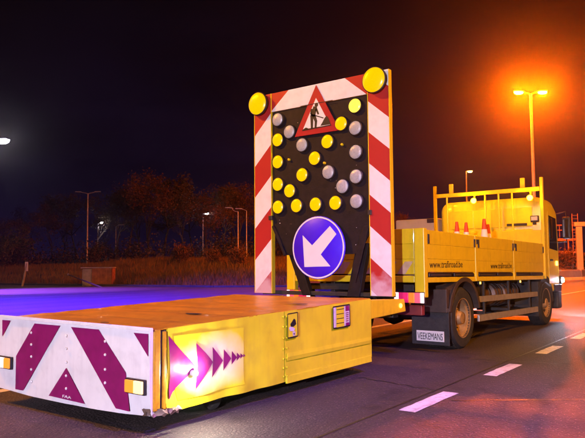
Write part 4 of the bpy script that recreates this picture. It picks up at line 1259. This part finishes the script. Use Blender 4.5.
for y in (-.55, .55):
    for zt in (230, 225):
        MB().tube([(-1.0, y, zz(zt)), (1.15, y, zz(zt))], .03, 6).build('handrail', m_steel, pf)
    for x in (-1.0, -.3, .4, 1.15):
        MB().tube([(x, y, zz(238.4)), (x, y, zz(225))], .028, 6).build('baluster', m_steel, pf)
for x in (.45, .95):
    MB().tube([(x, -.72, zz(262)), (x, -.72, zz(214))], .035, 6).build('ladder_rail', m_steel, pf)
for k in range(14):
    z = zz(260 - k * 3.4)
    MB().tube([(.45, -.72, z), (.95, -.72, z)], .022, 6).build('rung', m_steel, pf)

# white box van beyond the truck
vp_ = at((438, 262), 30)
vn = thing('box_van', 'white box van parked beyond the truck, only its roof showing', 'van', (vp_[0], vp_[1], 0), -.02)
vtop = at((430, 221.5), 30)[2]
vwhite = mat('van_white', (.70, .66, .66), .4, 0, .05, 4, .15, (.4, .35, .33), 3)
MB().box(-1.05, 1.05, -2.2, 2.0, .75, vtop).build('box_body', vwhite, vn, .05)
MB().prism([(2.02, .55), (3.75, .55), (3.8, 1.15), (3.1, 1.45), (2.55, 2.25), (2.02, 2.3)], 0, -.98, .98).build('cab', vwhite, vn, .06)
MB().box(-.95, .95, -2.23, -2.202, .85, vtop - .12).build('rear_door', vwhite, vn, .02)
for s_ in (-1, 1):
    for y in (-1.2, 2.75):
        MB().lathe([(0, -.1), (.34, -.1), (.36, -.05), (.36, .06), (.34, .1), (0, .1)], (.88 * s_, y, .36), 'x', 24).build('wheel', m_rubber, vn, 0, True)
    MB().box(.97 * s_ - .012, .97 * s_ + .02, 2.15, 2.75, 1.5, 2.1).build('window', m_glass, vn, .02)
    MB().box(.75 * s_ - .10, .75 * s_ + .10, -2.25, -2.231, 1.0, 1.25).build('tail_lamp', m_tailm, vn, .01)
MB().box(-.9, .9, -2.1, 3.0, .42, .74).build('chassis', m_darkmetal, vn, .02)
MB().box(.55, .98, -2.30, -2.24, vtop - .20, vtop - .02).build('marker_board', m_ink, vn, .02)

# ------------------------------------------------------------------ trees and shrubs
def tree_meshes(seed, H, spread, nleaf, leafsize, lo=.22, trunk_r=.16, dens=1.0):
    rnd = random.Random(seed); q = MB(); tips = []

    def grow(p, d, L, r, depth):
        n = 4; pts = [p]; rr = [r]
        for i in range(n):
            d = (d + V((rnd.gauss(0, .13), rnd.gauss(0, .13), rnd.gauss(.03, .08)))).normalized()
            p = p + d * (L / n); pts.append(p); rr.append(r * (1 - .5 * (i + 1) / n))
            if depth >= 2: tips.append(p.copy())
        q.tube([tuple(x) for x in pts], rr, 6 if depth < 2 else 4, False)
        if depth < 4:
            for k in range(rnd.choice((2, 3, 3)) if depth else 5):
                a = rnd.uniform(0, 2 * PI); tilt = rnd.uniform(.35, .95) * spread
                ax = d.orthogonal().normalized(); ax.rotate(Matrix.Rotation(a, 3, d))
                nd = (d * math.cos(tilt) + ax * math.sin(tilt)).normalized()
                st = pts[-1] if k < 2 else pts[rnd.randint(2, 4)]
                grow(st.copy(), nd, L * rnd.uniform(.58, .80), rr[-1] * .8, depth + 1)
    grow(V((0, 0, -.3)), V((0, 0, 1)), H * .36, trunk_r, 0)
    ztop = max(t.z for t in tips); kz = H / ztop
    q.v = [(x, y, z * kz if z > 0 else z) for x, y, z in q.v]
    L = MB()
    for k in range(nleaf):
        t = rnd.choice(tips)
        c = V((t.x + rnd.gauss(0, .32), t.y + rnd.gauss(0, .32), t.z * kz + rnd.gauss(0, .28)))
        s = leafsize * rnd.uniform(.5, 1.3)
        u = V((rnd.gauss(0, 1), rnd.gauss(0, 1), rnd.gauss(0, 1))).normalized(); v_ = u.orthogonal().normalized(); v_.rotate(Matrix.Rotation(rnd.uniform(0, 6), 3, u))
        L.add([c - u * s, c + v_ * s * .5, c + u * s, c - v_ * s * .5], [(0, 1, 2, 3)])
    return q, L


def make_tree(name, label, cat, group, qs, leafm):
    t = thing(name, label, cat, group=group)
    qs[0].build('trunk', m_bark, t, 0, True); qs[1].build('crown', leafm, t)
    return t


protoT = [make_tree('tree', 'x', 'tree', 'trees along the back of the bank', tree_meshes(s, H, sp, nl, ls), lm) for (s, H, sp, nl, ls, lm) in
          ((1, 11, 1.0, 3800, .13, m_leaf), (5, 12, .85, 2600, .12, m_leaf2), (9, 10, 1.15, 3800, .14, m_leaf2), (14, 11.5, .9, 1500, .11, m_leaf))]
used = set()
TREES = [  # px x, depth, height, proto, label
    (20, 74, 6.5, 2, 'low tree at the far left of the tree line'),
    (52, 80, 9.0, 0, 'tree left of the unlit twin-armed lamp post'),
    (76, 82, 10.8, 2, 'broad tree directly behind the unlit twin-armed lamp post'),
    (104, 92, 10.2, 3, 'sparse tree behind the short unlit post'),
    (128, 76, 13.2, 1, 'tall dark tree at the middle of the left tree line, first from left'),
    (146, 70, 12.0, 0, 'tall dark tree at the middle of the left tree line, second from left'),
    (163, 78, 12.4, 2, 'tall dark tree at the middle of the left tree line, third from left'),
    (182, 74, 10.0, 1, 'reddish tree just left of the lamp among the trees'),
    (205, 66, 8.3, 0, 'rust-coloured tree around the lit lamp left of the arrow board'),
    (222, 74, 10.3, 2, 'reddish tree between the lit lamp and the curved lamp post'),
    (240, 72, 10.6, 0, 'reddish tree behind the curved lamp post'),
    (258, 76, 9.4, 3, 'sparse tree half hidden behind the arrow board stripes'),
    (405, 70, 6.3, 0, 'small rust-coloured tree top between arrow board and truck headboard'),
    (36, 90, 9.0, 1, 'slender dark tree behind the far-left low tree'),
    (64, 96, 11.5, 3, 'sparse tall tree peeping over the left tree line'),
    (92, 84, 11.0, 1, 'narrow tree between unlit twin-armed post and small lit lamp'),
    (116, 86, 11.6, 2, 'broad tree right behind the short unlit lamp post'),
    (137, 90, 13.5, 3, 'sparse tree topping the middle of the left tree line'),
    (193, 88, 11.5, 2, 'dark tree in the back row just left of the lit lamp'),
    (213, 86, 11.8, 1, 'slender tree in the back row right of the lit lamp'),
    (232, 90, 12.2, 0, 'tall tree in the back row above the curved lamp post'),
    (250, 86, 12.0, 1, 'slender tree touching the left stripes of the arrow board'),
]
random.seed(21)
for (px, dep, H, k, lab) in TREES:
    b = at((px, 250), dep); t = protoT[k] if k not in used else copy_tree(protoT[k]); used.add(k)
    t.location = (b[0], b[1], ground_z(b[0], b[1]) - .05)
    base = (11, 12, 10, 11.5)[k]; s = H * .82 / base; t.scale = (s * random.uniform(1.0, 1.3), s * random.uniform(1.0, 1.3), s); t.rotation_euler = (0, 0, random.uniform(0, 6.28))
    t['label'] = lab

# shrubs
def shrub_meshes(seed, w_, h_, nleaf, ls):
    rnd = random.Random(seed); q = MB(); L = MB(); tips = []
    for k in range(14):
        a = rnd.uniform(0, 2 * PI); r = rnd.uniform(.2, 1) * w_ * .5; hh = h_ * rnd.uniform(.55, 1.0)
        p0 = (rnd.uniform(-.15, .15) * w_, rnd.uniform(-.15, .15) * w_, -.1); p1 = (r * .5 * math.cos(a), r * .5 * math.sin(a), hh * .6); p2 = (r * math.cos(a), r * math.sin(a), hh)
        q.tube([p0, p1, p2], [.03, .02, .008], 5, False)
        for i in range(10):
            f_ = rnd.uniform(.2, 1); aa = V(p0).lerp(V(p1), min(1, f_ * 2)) if f_ < .5 else V(p1).lerp(V(p2), f_ * 2 - 1); tips.append(aa)
    for k in range(nleaf):
        c = rnd.choice(tips) + V((rnd.gauss(0, .16 * w_ * .5), rnd.gauss(0, .16 * w_ * .5), rnd.gauss(0, .10 * h_)))
        if c.z < 0.02: c.z = .02 + rnd.random() * .1
        s = ls * rnd.uniform(.5, 1.3); u = V((rnd.gauss(0, 1), rnd.gauss(0, 1), rnd.gauss(0, 1))).normalized(); v_ = u.orthogonal().normalized()
        L.add([c - u * s, c + v_ * s * .55, c + u * s, c - v_ * s * .55], [(0, 1, 2, 3)])
    return q, L


sh1 = tree = None
shr = [make_tree('shrub', 'x', 'shrub', 'shrubs on the verge', shrub_meshes(31, 2.6, 1.7, 1700, .09), m_leaf), make_tree('shrub', 'x', 'shrub', 'shrubs on the verge', shrub_meshes(37, 2.6, 2.0, 1700, .09), m_leafg)]
us = set()
for (px, dep, s, k, lab) in ((566, 56, 1.25, 0, 'rust-coloured shrub below the steel platform'), (574, 60, 1.3, 0, 'rust-coloured shrub beside the gantry column'), (12, 66, 1.9, 1, 'yellow-green bush at the far left of the bank'),
                             (-2, 62, 1.5, 1, 'yellow-green bush cut by the left picture edge'), (215, 52, .9, 0, 'low rust-brown shrub on the bank left of the arrow board'), (240, 50, 1.0, 0, 'low rust-brown shrub on the bank touching the arrow board stripes'),
                             (180, 56, 1.0, 0, 'low rust-brown shrub at the middle of the bank'), (92, 72, 1.1, 1, 'small bush at the foot of the unlit twin-armed post')):
    b = at((px, 262), dep); t = shr[k] if k not in us else copy_tree(shr[k]); us.add(k)
    t.location = (b[0], b[1], ground_z(b[0], b[1])); t.scale = (s,) * 3; t.rotation_euler = (0, 0, px); t['label'] = lab

# dark undergrowth at the foot of the trees (one mass)
rnd = random.Random(77); L = MB()
clumps = []
for k in range(120):
    px = rnd.uniform(-25, 300); dep = rnd.uniform(66, 84); p = at((px, 255), dep); clumps.append((p[0], p[1], rnd.uniform(1.2, 3.4), rnd.uniform(1.2, 2.6)))
for k in range(24):
    px = rnd.uniform(395, 470); dep = rnd.uniform(66, 80); p = at((px, 255), dep); clumps.append((p[0], p[1], rnd.uniform(1.2, 3.0), rnd.uniform(1.2, 2.6)))
for (cx_, cy_, ch, cw) in clumps:
    gz = ground_z(cx_, cy_)
    for i in range(150):
        u = V((rnd.gauss(0, 1), rnd.gauss(0, 1), rnd.gauss(0, 1))).normalized(); rr = rnd.random() ** .4
        c = V((cx_ + u.x * rr * cw, cy_ + u.y * rr * cw, gz + abs(u.z) * rr * ch + rnd.random() * .3)); sz_ = rnd.uniform(.06, .18)
        v_ = u.orthogonal().normalized(); w_ = u.cross(v_) ; v_ = (v_ + w_ * rnd.uniform(-2, 2) + u * rnd.uniform(-.6, .6)).normalized(); w_ = v_.cross(V((rnd.random(), rnd.random(), rnd.random()))).normalized()
        L.add([c - v_ * sz_, c + w_ * sz_ * .6, c + v_ * sz_, c - w_ * sz_ * .6], [(0, 1, 2, 3)])
me = bpy.data.meshes.new('undergrowth'); me.from_pydata(L.v, [], L.f); me.materials.append(m_leaf2)
ug = bpy.data.objects.new('undergrowth', me); col.objects.link(ug)
tag(ug, 'dark tangled undergrowth along the foot of the tree line', 'undergrowth', kind='stuff')

# tall dry grass over the bank (uncountable)
rng = np.random.default_rng(4)
gv, gf = [], []
cnt = 0
while cnt < 26000:
    px = rng.uniform(-40, 300) if cnt < 22000 else rng.uniform(540, 600)
    dep = rng.uniform(29, 66)
    p = at((px, 262), dep); d = edge_dist(p[0], p[1])
    if d < .5 or d > 34: 
        if rng.random() < .02: cnt += 1
        continue
    x, y = p[0], p[1]; z = ground_z(x, y) - .03
    tall = .5 + .5 * noise.noise(V((x * .25, y * .25, 3)))
    h = (.22 + .55 * max(0, tall) * (1 if px > 105 else .55)) * rng.uniform(.6, 1.3)
    a = rng.uniform(0, 2 * PI); wv = .022; lx, ly = rng.normal(0, .18) * h, rng.normal(0, .18) * h
    k = len(gv); ca, sa = math.cos(a) * wv, math.sin(a) * wv
    gv += [(x - ca, y - sa, z), (x + ca, y + sa, z), (x + lx * .4 + ca * .7, y + ly * .4 + sa * .7, z + h * .6), (x + lx, y + ly, z + h), (x + lx * .4 - ca * .7, y + ly * .4 - sa * .7, z + h * .6)]
    gf.append((k, k + 1, k + 2, k + 3, k + 4)); cnt += 1
q = MB(); q.v = gv; q.f = gf
me = bpy.data.meshes.new('grass'); me.from_pydata(gv, [], gf); me.materials.append(m_grass)
gr = bpy.data.objects.new('grass', me); col.objects.link(gr)
tag(gr, 'tall dry reddish grass covering the roadside bank', 'grass', kind='stuff')

# ------------------------------------------------------------------ haze: damp night air
M = bpy.data.materials.new('haze'); M.use_nodes = True; t = M.node_tree; t.nodes.clear()
out = N(t, 'ShaderNodeOutputMaterial'); pv = N(t, 'ShaderNodeVolumePrincipled')
pv.inputs['Color'].default_value = (.95, .93, .92, 1); pv.inputs['Density'].default_value = HAZE_DENSITY; pv.inputs['Anisotropy'].default_value = HAZE_G
t.links.new(pv.outputs[0], out.inputs['Volume'])
hz = MB().box(-154, 114, -54, 194, -1.2, 30).build('haze', M)
tag(hz, 'thin damp night haze filling the air around the lamps', 'haze', kind='stuff')
